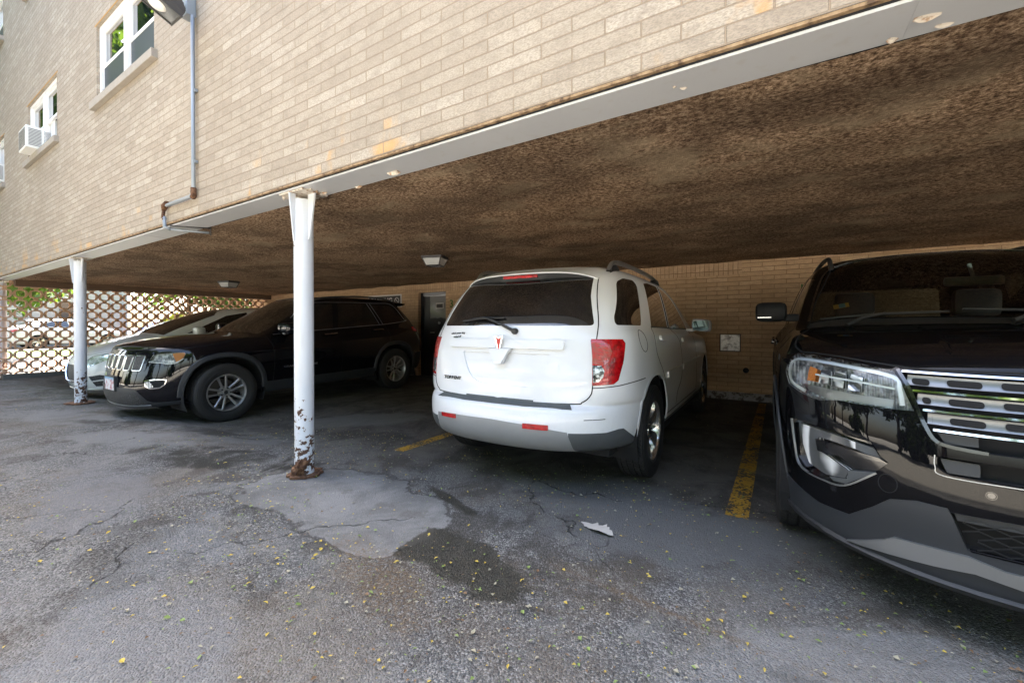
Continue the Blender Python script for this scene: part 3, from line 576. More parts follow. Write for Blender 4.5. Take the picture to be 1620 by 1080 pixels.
class Body:
    """a smooth body shell; panels, glass and lamps are cut out of it along drawn outlines"""
    def __init__(s, rings, crown=.03, lev=2, root=None, post=None):
        cage = body_cage(rings, crown); s.base = smooth_mesh(cage, lev); cage.free(); s.root = root
        if post:
            for v in s.base.verts: v.co = post(v.co)
        s.base.normal_update(); bmesh.ops.triangulate(s.base, faces=[f for f in s.base.faces if len(f.verts) > 4])
        s.bvh = BVHTree.FromBMesh(s.base); s.base.faces.ensure_lookup_table(); s.bm = s.base.copy(); s.bm.normal_update()
    def nrm(s, co):
        loc, n, i, d = s.bvh.find_nearest(co)
        if i is None: return Vector((0, 0, 1))
        f = s.base.faces[i]; w = [1/(1e-5+(v.co-loc).length) for v in f.verts]; r = Vector()
        for v, q in zip(f.verts, w): r += v.normal*q
        return r.normalized()
    def hit(s, p, d):
        """point on the shell seen from outside along direction d"""
        d = Vector(d).normalized(); loc, n, i, _ = s.bvh.ray_cast(Vector(p)+d*6, -d)
        return (loc, s.nrm(loc)) if loc else (None, None)
    @staticmethod
    def basis(d):
        d = Vector(d).normalized(); a = Vector((-d.y, d.x, 0)); a = a.normalized() if a.length > 1e-3 else Vector((1, 0, 0)); return d, a, d.cross(a)
    def imprint(s, bm, poly, d, sel=None, facing=.03):
        d, a, b = s.basis(d); P = [Vector((p.dot(a), p.dot(b))) for p in [Vector(q) for q in poly]]
        xs = [p.x for p in P]; ys = [p.y for p in P]; bb = (min(xs)-.02, max(xs)+.02, min(ys)-.02, max(ys)+.02)
        def cand():
            out = []
            for f in bm.faces:
                if f.normal.dot(d) < facing or (sel and not sel(f.calc_center_median())): continue
                q = [(v.co.dot(a), v.co.dot(b)) for v in f.verts]
                if max(t[0] for t in q) < bb[0] or min(t[0] for t in q) > bb[1] or max(t[1] for t in q) < bb[2] or min(t[1] for t in q) > bb[3]: continue
                out.append((f, q))
            return out
        F = [f for f, q in cand()]
        for i in range(len(P)):
            A, B = P[i], P[(i+1) % len(P)]; e = B-A
            if e.length < 1e-6: continue
            nn = Vector((e.y, -e.x)).normalized(); no = a*nn.x+b*nn.y; co = a*A.x+b*A.y
            t = e.normalized(); near = []
            F = [f for f in F if f.is_valid]
            for f in F:
                q = [(v.co.dot(a)-A.x, v.co.dot(b)-A.y) for v in f.verts]
                u = [w[0]*t.x+w[1]*t.y for w in q]; h = [w[0]*nn.x+w[1]*nn.y for w in q]
                if max(u) < -1e-4 or min(u) > e.length+1e-4 or max(h) < 1e-6 or min(h) > -1e-6: continue
                near.append(f)
            if not near: continue
            es = {x for f in near for x in f.edges}; vs = {x for f in near for x in f.verts}
            r = bmesh.ops.bisect_plane(bm, geom=list(near)+list(es)+list(vs), dist=1e-5, plane_co=co, plane_no=no)
            known = set(F); F += [g for g in r['geom'] if isinstance(g, bmesh.types.BMFace) and g.is_valid and g not in known]
        bm.normal_update(); res = []
        for f in {f for f in bm.faces}:
            if f.normal.dot(d) < facing*.6: continue
            c = f.calc_center_median()
            if sel and not sel(c): continue
            x, y = c.dot(a), c.dot(b)
            if x < bb[0] or x > bb[1] or y < bb[2] or y > bb[3]: continue
            ins = False
            for i in range(len(P)):
                A, B = P[i], P[i-1]
                if (A.y > y) != (B.y > y) and x < (B.x-A.x)*(y-A.y)/(B.y-A.y)+A.x: ins = not ins
            if ins: res.append(f)
        return res
    def finish(s, bm, name, mat, parent, off=0, rim=0, bulge=0, seal=False):
        """panel faces -> object, shifted along the shell normals, with a turned-in edge"""
        bm.verts.ensure_lookup_table(); N0 = [s.nrm(v.co) for v in bm.verts]
        bd = set()
        for e in bm.edges:
            if e.is_boundary: bd.update(e.verts)
        if off or bulge:
            for v, nn in zip(bm.verts, N0): v.co += nn*(off if v in bd else off+bulge)
        nmap = {v: nn for v, nn in zip(bm.verts, N0)}; surf = set(bm.faces)
        if rim:
            be = [e for e in bm.edges if e.is_boundary]; r = bmesh.ops.extrude_edge_only(bm, edges=be)
            nv = [g for g in r['geom'] if isinstance(g, bmesh.types.BMVert)]
            for v in nv:
                src = None
                for e in v.link_edges:
                    o = e.other_vert(v)
                    if o in nmap: src = o; break
                if src is not None: v.co -= nmap[src]*rim
        bm.normal_update()
        cn = []
        for f in bm.faces:
            f.smooth = True
            for l in f.loops: cn.append(nmap[l.vert] if f in surf and l.vert in nmap else f.normal.copy())
        bm.faces.index_update(); me = bpy.data.meshes.new(name); bm.to_mesh(me); bm.free()
        me.normals_split_custom_set([tuple(q) for q in cn])
        return link(name, me, mat, parent)
    def panel(s, name, poly, d, mat, parent=None, cut=True, off=0, rim=.012, bulge=0, sel=None, both=False, keep=True, mi=None):
        """cut an outline (3D points, looked at along d) out of the shell and make a part of it"""
        objs = []
        for m in ((1, -1) if both else (1,)):
            pl = [(p[0], p[1]*m, p[2]) for p in poly]; dd = (d[0], d[1]*m, d[2]); sl = None if sel is None else (lambda c, m=m: sel(Vector((c.x, c.y*m, c.z))))
            src = s.bm if cut else s.base.copy()
            F = s.imprint(src, pl, dd, sl)
            if keep and F:
                nb = bmesh.new(); mp = {}
                for f in F:
                    vs = []
                    for v in f.verts:
                        if v not in mp: mp[v] = nb.verts.new(v.co)
                        vs.append(mp[v])
                    nb.faces.new(vs)
                objs.append(s.finish(nb, name, mat, parent or s.root, off, rim, bulge))
            if cut: bmesh.ops.delete(src, geom=F, context='FACES')
            else: src.free()
        return objs
    def shell(s, name, mat, rim=.012, parent=None):
        bmesh.ops.delete(s.bm, geom=[v for v in s.bm.verts if not v.link_faces], context='VERTS')
        return s.finish(s.bm, name, mat, parent or s.root, 0, rim)
    def strip(s, name, pts, d, w, th, mat, parent=None, per=6, both=False, closed=False, flat=.8, off=0, straight=False):
        """raised moulding (or a dark gap) swept along a line drawn on the shell"""
        objs = []
        for m in ((1, -1) if both else (1,)):
            P = [Vector((p[0], p[1]*m, p[2])) for p in pts]; dd = (d[0], d[1]*m, d[2])
            P = (P if straight else spline(P, per, closed)); H = []
            for p in P:
                l, nn = s.hit(p-Vector(dd).normalized()*p.dot(Vector(dd).normalized()), dd)
                if l is not None: H.append((l, nn))
            b = MB(); rows = []; n = len(H)
            for i, (l, nn) in enumerate(H):
                t = (H[(i+1) % n][0]-H[i-1][0]) if closed else (H[min(i+1, n-1)][0]-H[max(i-1, 0)][0])
                sd = t.cross(nn).normalized(); ww = w[i*(len(w)-1)//max(1, n-1)] if isinstance(w, (list, tuple)) else w
                rows.append([b.bm.verts.new(q) for q in (l-sd*ww/2-nn*.004, l-sd*ww/2*flat+nn*(th+off), l+sd*ww/2*flat+nn*(th+off), l+sd*ww/2-nn*.004)])
            for i in range(n if closed else n-1):
                A, B = rows[i], rows[(i+1) % n]
                for k in range(3): b.bm.faces.new((A[k], A[k+1], B[k+1], B[k]))
            if not closed and rows: b.bm.faces.new(rows[0][::-1]); b.bm.faces.new(rows[-1])
            objs.append(b.build(name, mat, parent or s.root, 50))
        return objs
S_ = lambda pts, y=0: [(p[0], y, p[1]) for p in pts]           # side view outline (x, z)
R_ = lambda pts, x=0: [(x, p[0], p[1]) for p in pts]           # front or rear view outline (y, z)
def arch_poly(cx, cz, r, zlow=.0, n=26, sq=2.0):
    pts = []
    for k in range(n+1):
        a = math.pi*k/n; c, q = math.cos(a), math.sin(a)
        pts.append((cx+r*math.copysign(abs(c)**(2/sq), c), 0, cz+r*abs(q)**(2/sq)))
    return pts+[(cx-r, 0, zlow), (cx+r, 0, zlow)]
def liner(name, cx, cz, r, y0, y1, mat, parent):
    for m in (1, -1):
        A = []; b = MB()
        for k in range(19):
            a = math.pi*(-.12+1.24*k/18); A.append((cx+r*math.cos(a), cz+r*math.sin(a)))
        for p, q in zip(A, A[1:]): b.face([(p[0], m*y0, p[1]), (q[0], m*y0, q[1]), (q[0], m*y1, q[1]), (p[0], m*y1, p[1])])
        b.face([(p[0], m*y1, p[1]) for p in A]); b.build(name, mat, parent)
# tyres and rims
n = N('tyre_rubber', rough=.72, spec=.3); v = n.obj(); x, y, z = n.sep(v); ang = n.math('ARCTAN2', z, x); rr = n.math('SQRT', n.math('ADD', n.math('MULTIPLY', x, x), n.math('MULTIPLY', z, z)))
sn = n.math('SINE', n.math('ADD', n.math('MULTIPLY', ang, 74), n.math('MULTIPLY', n.math('ABSOLUTE', y), 90)))
M['tyre_h'] = None
n.set(color=n.mix(n.noise(v, 14, 4), (.016, .016, .017), (.034, .033, .032)), normal=n.bump(n.math('MULTIPLY', n.ss(sn, .55, .9), -1), .012, 1)); M['tread'] = n.m
n = N('tyre_sidewall', rough=.62, spec=.35); v = n.obj(); x, y, z = n.sep(v); rr = n.math('SQRT', n.math('ADD', n.math('MULTIPLY', x, x), n.math('MULTIPLY', z, z)))
n.set(color=n.mix(n.noise(v, 9, 4), (.014, .014, .015), (.030, .029, .028)), normal=n.bump(n.math('SINE', n.math('MULTIPLY', rr, 330)), .0012, .6)); M['sidewall'] = n.m
M['rim_silver'] = simple('silver_alloy', (.50, .50, .50), .32, metal=.85)
M['rim_bright'] = simple('bright_alloy', (.72, .71, .68), .22, metal=.9)
M['rim_inner'] = simple('dark_barrel', (.10, .10, .10), .5, metal=.6)
M['clad'] = N('dark_cladding', color=(.022, .025, .030), rough=.5).m
M['black_plastic'] = N('black_plastic', color=(.022, .023, .025), rough=.55).m
M['grey_plastic'] = N('grey_plastic', rough=.6).m
n = N('weathered_grey_plastic', rough=.62); v = n.obj(); n.set(color=n.mix(n.noise(v, 7, 4), (.050, .056, .062), (.085, .092, .098)), normal=n.bump(n.noise(v, 260, 2), .0006)); M['grey_plastic'] = n.m
M['chrome'] = simple('chrome', (.78, .78, .78), .08, metal=1)
M['bar'] = simple('bar_silver', (.20, .205, .21), .38, metal=.8)
M['ring'] = simple('ring_chrome', (.50, .50, .50), .18, metal=1)
M['satin'] = simple('satin_silver', (.36, .37, .38), .36, metal=.85)
M['gap'] = simple('panel_gap', (.006, .006, .007), .9)
M['liner'] = simple('wheel_well', (.008, .008, .009), .95)
M['tint'] = N('tinted_window', color=(.006, .007, .008), rough=.02, coat=1, coatr=.0, spec=.6).m
M['glass'] = clear_glass('windscreen_glass', (.72, .78, .76), 1.35)
M['glass_dark'] = clear_glass('dark_window_glass', (.22, .24, .235))
M['cabin'] = simple('dark_cabin', (.03, .03, .032), .85)
M['seat'] = simple('seat_leather', (.09, .09, .092), .6)
def wheel(parent, x, y, R, W, rr, side, spoke, rot=0, mats=None, steer=0):
    """one road wheel: brake disc with tyre and rim; side is +1 left, -1 right"""
    rm = mats or M['rim_silver']
    b = MB(); b.lathe([(.03, -.03), (rr*.72, -.03), (rr*.72, -.05), (.03, -.05)], 28, 'Y'); b.box(-.05, .05, -.10, -.02, -rr*.6, rr*.1)
    w = b.build('wheel', simple('brake_disc', (.10, .09, .085), .55, metal=.7) if 'brk' not in M else M['brk'], parent, 40); M['brk'] = w.data.materials[0]
    w.location = (x, y, R-.008); w.rotation_euler = (0, 0, (0 if side > 0 else math.pi)+steer)
    h = W/2; g = .007
    prof = [(rr-.012, -h*.80), (rr+.008, -h*.86), (rr+.03, -h*.97), (R-.055, -h*1.0), (R-.022, -h*.93), (R-.006, -h*.84)]
    tread = [(R-.006, -h*.84)]
    for yc in (-.58, -.2, .2, .58): tread += [(R-.001-.004*yc*yc, h*(yc-.045)), (R-.009, h*(yc-.038)), (R-.009, h*(yc+.038)), (R-.001-.004*yc*yc, h*(yc+.045))]
    tread += [(R-.006, h*.84)]
    b = MB(); b.lathe(prof, 56, 'Y', mi=0); b.lathe(tread, 56, 'Y', mi=1); b.lathe([(a, -c) for a, c in prof[::-1]], 56, 'Y', mi=0)
    b.lathe([(rr+.055, h*.985), (rr+.058, h*.999), (rr+.062, h*.985)], 56, 'Y')
    b.build('tyre', [M['sidewall'], M['tread']], w, 42)
    b = MB(); b.lathe([(rr+.006, h*.86), (rr+.004, h*.89), (rr-.006, h*.89), (rr-.014, h*.80), (rr-.020, h*.5), (rr-.035, h*.2), (rr-.04, -h*.8), (rr+.004, -h*.84)], 48, 'Y', mi=0)
    face = h*.62
    if spoke == 'five':
        for k in range(5):
            a = rot+2*math.pi*k/5; Mx = Matrix.Rotation(a, 4, 'Y'); t = bmesh.new(); st = []
            for r, wd, yy in ((.045, .046, face-.01), (.09, .040, face-.004), (rr*.62, .052, face+.008), (rr*.86, .064, face+.014), (rr-.008, .078, face+.012)):
                st.append([t.verts.new(p) for p in ((-wd, yy-.03, r), (-wd*.92, yy-.004, r), (-wd*.5, yy, r), (wd*.5, yy, r), (wd*.92, yy-.004, r), (wd, yy-.03, r))])
            for A, B in zip(st, st[1:]):
                for q in range(5): t.faces.new((A[q], A[q+1], B[q+1], B[q])).smooth = True
            b.merge(t, Mx)
    elif spoke == 'twin':
        for k in range(5):
            for s in (-1, 1):
                a = rot+2*math.pi*k/5; Mx = Matrix.Rotation(a, 4, 'Y'); t = bmesh.new(); st = []
                for r, wd, yy, ox in ((.05, .013, face-.012, .020), (.085, .0125, face-.004, .026), (rr*.7, .013, face+.004, .040), (rr-.006, .017, face+.010, .054)):
                    st.append([t.verts.new((s*ox+p[0], p[1], r)) for p in ((-wd, yy-.028), (-wd, yy-.006), (-wd*.6, yy), (wd*.6, yy), (wd, yy-.006), (wd, yy-.028))])
                for A, B in zip(st, st[1:]):
                    for q in range(5): t.faces.new((A[q], A[q+1], B[q+1], B[q])).smooth = True
                b.merge(t, Mx)
    b.lathe([(0, face-.002), (.032, face-.004), (.034, face-.012), (.075, face-.014), (.082, face-.03), (.082, face-.05)], 30, 'Y')
    b.build('rim', rm, w, 35)
    b = MB()
    for k in range(5):
        a = rot+2*math.pi*(k+.5)/5; b.lathe([(0, face+.004), (.009, face+.003), (.011, face-.016)], 8, 'Y', (math.sin(a)*.058, 0, math.cos(a)*.058))
    b.lathe([(0, face+.001), (.024, face), (.026, face-.006)], 20, 'Y'); b.build('hub_cap', M['black_plastic'], w, 40)
    return w
def paint(name, col, flake=0, coat=1, rough=.32, dust=0, spec=.5, coatr=.02):
    n = N(name, color=col, rough=rough, metal=flake, coat=coat, coatr=coatr, spec=spec)
    if dust:
        v = n.obj(); x, y, z = n.sep(v); d = n.math('MULTIPLY', n.ss(n.noise(v, 55, 5, .7), .45, .75), n.ss(z, .95, .3)); n.set(color=n.mix(n.math('MULTIPLY', d, dust), col, (.16, .15, .14)), rough=n.math('ADD', rough, n.math('MULTIPLY', d, .3)))
    return n.m
# ---------------------------------------------------------------- white SUV, tail to the camera
suv = empty('white_suv', (-1.6849, 6.1468, 0), rad(90.6), 'white SUV with red tail lamps parked tail out between the two black SUVs', 'car', None)
wh = paint('white_paint', (.72, .73, .76), dust=.08, coat=.7, coatr=.06, rough=.45)
FL = ((0, .62, .018), (-2.857, .62, .018))
def wr(*a, **k): return ring(*a, flare=FL, **k)
TR_R = [wr(.66, -3.48, .80, 0.41, 0.54, .34, .34, .34, .34),
        wr(.82, -3.70, .865, 0.46, 0.63, .30, .30, .33, .315),
        wr(.90, -3.785, .890, 0.49, 0.66, .38, .38, .40, .39),
        wr(.93, -3.805, .897, 0.49, 0.66, .48, .48, .48, .48),
        wr(.93, -3.800, .897, 0.49, 0.65, .57, .57, .575, .575),
        wr(.92, -3.775, .896, 0.49, 0.63, .605, .605, .61, .61),
        wr(.92, -3.715, .895, 0.49, 0.54, .615, .615, .63, .625, pr=3.4),
        wr(.92, -3.695, .895, 0.49, 0.45, .66, .66, .67, .66, pr=3.6),
        wr(.90, -3.685, .892, 0.51, 0.44, .80, .80, .80, .80, pr=3.8),
        wr(.84, -3.665, .884, 0.57, 0.43, .93, .93, .93, .93, pr=4),
        wr(.62, -3.640, .872, 0.47, 0.41, .99, .99, 1.03, 1.03, pr=4),
        wr(.22, -3.615, .852, 0.27, 0.4, 1.05, 1.03, 1.10, 1.10, pr=4),
        wr(-.10, -3.600, .828, 0.22, 0.39, 1.09, 1.06, 1.14, 1.135, pr=4),
        wr(-.30, -3.555, .800, 0.32, 0.37, 1.20, 1.17, 1.23, 1.225, pr=4),
        wr(-.62, -3.470, .752, 0.38, 0.37, 1.37, 1.35, 1.37, 1.365, pr=4),
        wr(-.90, -3.375, .702, 0.41, 0.37, 1.50, 1.49, 1.49, 1.49, pr=3.6),
        wr(-1.06, -3.290, .655, 0.43, 0.4, 1.57, 1.56, 1.56, 1.56, pr=3.4),
        wr(-1.20, -3.190, .585, 0.46, 0.4, 1.605, 1.60, 1.597, 1.60, pr=3)]
B = Body(TR_R, .035, 2, suv)
AR = [arch_poly(xx, .375, .405, .1, 26, 2.25) for xx in (0, -2.857)]
for a in AR: B.panel('arch', a, (0, 1, 0), None, cut=True, keep=False, both=True, sel=lambda c: c.y > .4)
liner('wheel_well', 0, .375, .43, .875, .45, M['liner'], suv); liner('wheel_well', -2.857, .375, .43, .86, .45, M['liner'], suv)
for a, xx in zip(AR, (0, -2.857)):
    B.strip('arch_flange', [(p[0], 0, p[2]) for p in a[:-2]], (0, 1, 0), .03, .003, wh, per=1, both=True, straight=True)
b = MB(); b.box(-3.45, .55, -.72, .72, .27, .33); b.box(-2.5, -.45, -.85, .85, .24, .36, .02); b.build('underbody', M['liner'], suv)
# rear window, dusty except where the wiper swept
n = N('dusty_rear_window', rough=.05, coat=1, coatr=.0, spec=.5); v = n.obj(); x, y, z = n.sep(v)
dy = n.math('ADD', y, .09); dz = n.math('SUBTRACT', z, 1.10); r = n.math('SQRT', n.math('ADD', n.math('MULTIPLY', dy, dy), n.math('MULTIPLY', dz, dz))); an = n.math('ARCTAN2', dz, dy)
clear = n.math('MULTIPLY', n.math('MULTIPLY', n.ss(r, .43, .40), n.ss(r, .13, .16)), n.ss(an, 2.25, 2.15))
spk = n.ss(n.noise(v, 120, 4, .75), .55, .72); film = n.ss(n.noise(v, 5, 4, .6), .3, .8, .25, 1)
dust = n.math('MULTIPLY', n.math('SUBTRACT', 1, n.math('MULTIPLY', clear, .93)), n.math('ADD', n.math('MULTIPLY', film, .03), n.math('MULTIPLY', spk, .16)))
n.set(color=n.mix(dust, (.008, .008, .009), (.26, .25, .24)), rough=n.math('ADD', .03, n.math('MULTIPLY', dust, .9)), coat=n.math('SUBTRACT', 1, n.math('MULTIPLY', dust, 1.6))); M['dusty'] = n.m
up = lambda c: c.x < -3.0
B.panel('rear_window', R_(rounded([(.64, 1.145), (.575, 1.35), (.545, 1.515), (-.545, 1.515), (-.575, 1.35), (-.64, 1.145)], [.03, 0, .04, .04, 0, .03])), (-1, 0, 0), M['dusty'], off=-.002, sel=up)
# tail lamps
n = N('red_lens', color=(.42, .006, .012), rough=.15, coat=.5, coatr=.02); v = n.obj(); n.set(color=n.mix(n.ss(n.noise(v, 24, 3), .35, .7), (.48, .004, .008), (.20, .001, .003)), normal=n.bump(n.vor(v, 130), .002, .5)); M['red'] = n.m
n = N('pink_lens', rough=.15, coat=1, coatr=.02); v = n.obj(); n.set(color=n.mix(n.ss(n.noise(n.map(v, (1, 1, 3)), 30, 3), .35, .65), (.50, .035, .035), (.34, .07, .06)), normal=n.bump(n.vor(v, 150), .002, .6)); M['pink'] = n.m
n = N('reverse_lens', rough=.1, coat=1, metal=.5); v = n.obj(); n.set(color=n.mix(n.ss(n.noise(v, 45, 3), .42, .6), (.02, .022, .025), (.42, .43, .45))); M['revl'] = n.m
lamp = [(-3.58, -.655, 1.056), (-3.40, -.79, 1.054), (-3.39, -.806, 1.028), (-3.43, -.809, .916), (-3.48, -.79, .79), (-3.51, -.768, .766), (-3.60, -.655, .758)]
ld = (-.72, -.69, 0)
def ip(poly, r): return poly
TL = B.panel('tail_lamp', lamp, ld, M['red'], off=.003, rim=.02, bulge=.003, both=True)
for q, tl in enumerate(TL):
    m = 1 if q == 0 else -1
    def L(name, pts, mat, o): B.panel(name, [(p[0], p[1]*m, p[2]) for p in pts], (ld[0], ld[1]*m, 0), mat, tl, cut=False, off=o, rim=.004)
    L('brake_lens', [(-3.592, -.660, 1.048), (-3.545, -.705, 1.046), (-3.51, -.745, 1.02), (-3.50, -.752, .97), (-3.52, -.738, .915), (-3.548, -.71, .885), (-3.594, -.660, .90)], M['pink'], .0075)
    L('reverse_lens', [(-3.596, -.660, .888), (-3.56, -.705, .886), (-3.548, -.716, .85), (-3.556, -.71, .81), (-3.575, -.69, .784), (-3.598, -.660, .778)], M['revl'], .0075)
# tailgate furniture
B.panel('plate_recess', R_(rounded([(.345, .955), (-.385, .955), (-.35, .725), (.24, .735)], [.02, .02, .13, .13], 8)), (-1, 0, 0), wh, off=-.012, rim=0)
B.panel('grab_bar', R_(rounded([(.475, .982), (.475, 1.042), (-.475, 1.042), (-.475, .982)], .012)), (-1, 0, 0), wh, cut=False, off=.022, rim=.026)
b = MB()
t = bmesh.new(); f = [t.verts.new(p) for p in ((-3.665, .10, .985), (-3.672, .05, .94), (-3.682, .035, .875), (-3.682, -.035, .875), (-3.672, -.06, .94), (-3.662, -.10, .985))]; k = [t.verts.new(v.co+Vector((-.035, 0, 0))) for v in f]
t.faces.new(k[::-1])
for i in range(6): t.faces.new((f[i], f[(i+1) % 6], k[(i+1) % 6], k[i]))
bmesh.ops.bevel(t, geom=t.edges[:], offset=.006, segments=2, affect='EDGES'); b.merge(t); b.build('handle_fin', wh, suv, 40)
b = MB(); em = Matrix.Translation((-3.688, 0, 0)); b.prism([(.034, 1.075), (.0, 1.06), (-.034, 1.075), (-.008, .965), (0, .955), (.008, .965)], -.004, .008, 'X'); b.bm.transform(em); eb = b.build('emblem', M['chrome'], suv)
b = MB(); b.prism([(.024, 1.066), (.0, 1.053), (-.024, 1.066), (0, .972)], -.006, -.0042, 'X'); b.bm.transform(em); b.build('emblem_face', simple('emblem_red', (.5, .01, .012), .3), eb)
def gapline(pts, d, both=False, w=.006, sel=None, per=5): return B.strip('panel_gap', pts, d, w, .0018, M['gap'], per=per, both=both, flat=.95)
gapline(R_([(-.565, 1.535), (-.61, 1.35), (-.66, 1.15), (-.664, .95), (-.66, .75), (-.645, .69), (-.60, .65), (-.53, .637), (0, .63), (.53, .637), (.60, .65), (.645, .69), (.66, .75), (.664, .95), (.66, 1.15), (.61, 1.35), (.565, 1.535)]), (-1, 0, 0), w=.008)
n = N('step_pad', color=(.075, .085, .085), rough=.6); n.set(normal=n.bump(n.noise(n.obj(), 300, 2), .0008)); 
B.panel('step_pad', [(-3.655, .53, 0), (-3.685, .3, 0), (-3.70, 0, 0), (-3.685, -.3, 0), (-3.655, -.53, 0), (-3.69, -.555, 0), (-3.712, -.50, 0), (-3.762, -.25, 0), (-3.770, 0, 0), (-3.762, .25, 0), (-3.712, .50, 0), (-3.69, .555, 0)], (0, 0, 1), n.m, cut=False, off=.004, rim=.008, sel=lambda c: c.z < .64)
low = lambda c: c.z < .7 and c.x < -3
n = N('silver_bumper', rough=.45, metal=.35); n.set(color=n.mix(n.noise(n.obj(), 6, 4), (.30, .31, .325), (.23, .24, .25))); M['silverb'] = n.m
B.panel('bumper_insert', R_([(.52, .495), (.30, .508), (0, .512), (-.30, .50), (-.535, .468), (-.55, .40), (-.57, .2), (.55, .2), (.53, .40)]), (-1, 0, 0), M['silverb'], off=.004, rim=.012, sel=low)
B.panel('bumper_corner', [(-3.725, -.55, .462), (-3.553, -.735, .458), (-3.47, -.79, .472), (-3.43, -.81, .47), (-3.30, -.85, .39), (-3.28, -.86, .2), (-3.725, -.57, .2)], (-.72, -.69, 0), M['grey_plastic'], off=.003, rim=.01, both=True, sel=low)
for s in (1, -1):
    B.panel('reflector', R_(rounded([(s*.34-.085, .476), (s*.34+.085, .476), (s*.34+.085, .510), (s*.34-.085, .510)] if s < 0 else [(.30, .478), (.465, .474), (.465, .502), (.30, .509)], .006)), (-1, 0, 0), M['red'], cut=False, off=.008, rim=.01)
gapline([(-3.60, -.659, .742), (-3.50, -.78, .752), (-3.35, -.84, .768), (-3.14, -.88, .775)], (-.6, -.8, 0), True)
B.strip('scrape', [(-3.66, -.62, .545), (-3.60, -.70, .545), (-3.56, -.73, .546)], ld, .006, .0006, M['black_plastic'], per=3)
# side glass, doors
sd = (0, -1, .25); win = dict(both=True, off=-.002)
B.panel('quarter_window', S_(rounded([(-3.40, 1.148), (-3.385, 1.20), (-3.15, 1.468), (-2.99, 1.508), (-2.745, 1.515), (-2.70, 1.48), (-2.94, 1.18), (-2.985, 1.146)], [.03, .03, .05, .03, .03, .03, .03, .03])), (0, -1, 0), M['tint'], **win)
B.panel('rear_door_window', S_(rounded([(-2.70, 1.140), (-2.45, 1.512), (-2.25, 1.535), (-1.90, 1.532), (-2.07, 1.125)], .012)), (0, -1, 0), M['tint'], **win)
B.panel('front_door_window', S_(rounded([(-1.99, 1.122), (-1.83, 1.528), (-1.60, 1.50), (-1.33, 1.43), (-.96, 1.16), (-.93, 1.112)], .012)), (0, -1, 0), M['tint'], **win)
B.panel('door_pillar', S_([(-2.066, 1.1245), (-1.897, 1.5315), (-1.833, 1.5285), (-1.994, 1.1222)]), (0, -1, 0), M['black_plastic'], **win)
B.strip('belt_seal', S_([(-2.72, 1.136), (-2.3, 1.13), (-1.9, 1.12), (-1.4, 1.116), (-.92, 1.108)]), (0, -1, 0), .014, .003, M['black_plastic'], both=True)
gapline(S_([(-2.72, 1.13), (-2.76, 1.05), (-2.775, .95), (-2.72, .87), (-2.62, .78), (-2.52, .66), (-2.47, .5), (-2.40, .40)]), (0, -1, 0), True)
gapline(S_([(-1.99, 1.12), (-1.80, 1.02), (-1.745, .92), (-1.73, .74), (-1.80, .62), (-2.0, .53), (-2.06, .42)]), (0, -1, 0), True)
gapline(S_([(-.92, 1.1), (-.80, .95), (-.76, .7), (-.82, .42)]), (0, -1, 0), True); gapline(S_([(-2.44, .405), (-.8, .405)]), (0, -1, 0), True, per=12)
for k in (1,): gapline(S_([(-3.09+.085*math.cos(a)-.012*math.sin(a), 1.035+.078*math.sin(a)) for a in [q*math.pi/8 for q in range(17)]]), (0, -1, 0), w=.004)
for hx, hz in ((-2.55, 1.035), (-1.62, .995)):
    B.panel('door_handle', S_(rounded([(hx-.10, hz-.014), (hx+.09, hz-.022), (hx+.09, hz+.02), (hx-.10, hz+.028)], .018)), (0, -1, 0), wh, cut=False, off=.028, rim=.02, both=True)
B.panel('side_moulding', S_(rounded([(-2.46, .705), (-1.77, .715), (-1.77, .765), (-2.46, .76)], .01)), (0, -1, 0), wh, cut=False, off=.014, rim=.016, both=True)
B.panel('side_moulding', S_(rounded([(-1.71, .716), (-.55, .735), (-.55, .78), (-1.71, .766)], .01)), (0, -1, 0), wh, cut=False, off=.014, rim=.016, both=True)
B.panel('sill_cladding', S_([(-2.46, .36), (-2.44, .20), (-.42, .20), (-.42, .36)]), (0, -1, 0), M['grey_plastic'], both=True, off=.004)
B.panel('windscreen', [(-.17, .68, 1.115), (-.95, .58, 1.50), (-1.0, .3, 1.535), (-1.0, 0, 1.54), (-1.0, -.3, 1.535), (-.95, -.58, 1.50), (-.17, -.68, 1.115), (-.07, 0, 1.12)], (.6, 0, .8), M['tint'], off=-.002)
for s in (1, -1):                                               # door mirrors
    mr = MB(); t = bmesh.new(); bmesh.ops.create_cube(t, size=1); bmesh.ops.subdivide_edges(t, edges=t.edges[:], cuts=3, use_grid_fill=True)
    for v in t.verts: v.co = v.co*(1/max(.5, (abs(v.co.x*2)**5+abs(v.co.y*2)**5+abs(v.co.z*2)**5)**.2)); v.co = Vector((v.co.x*.14+(.05 if v.co.x > 0 else 0)*(1-abs(v.co.y)), v.co.y*.20, v.co.z*.14+(-.02*v.co.y*s)))
    for f in t.faces: f.smooth = True
    mr.merge(t, Matrix.Translation((-.98, s*.975, 1.155))); mr.box(-1.0, -.93, min(s*.80, s*.90), max(s*.80, s*.90), 1.085, 1.115, .012); mo = mr.build('door_mirror', wh, suv, 40)
    b = MB(); b.prism(rounded([(s*.975-.085, 1.10), (s*.975+.085, 1.095), (s*.975+.085, 1.20), (s*.975-.085, 1.21)], .035), -1.058, -1.050, 'X'); b.build('mirror_glass', simple('mirror_glass', (.05, .06, .055), .02, metal=1) if 'mirror' not in M else M['mirror'], mo)
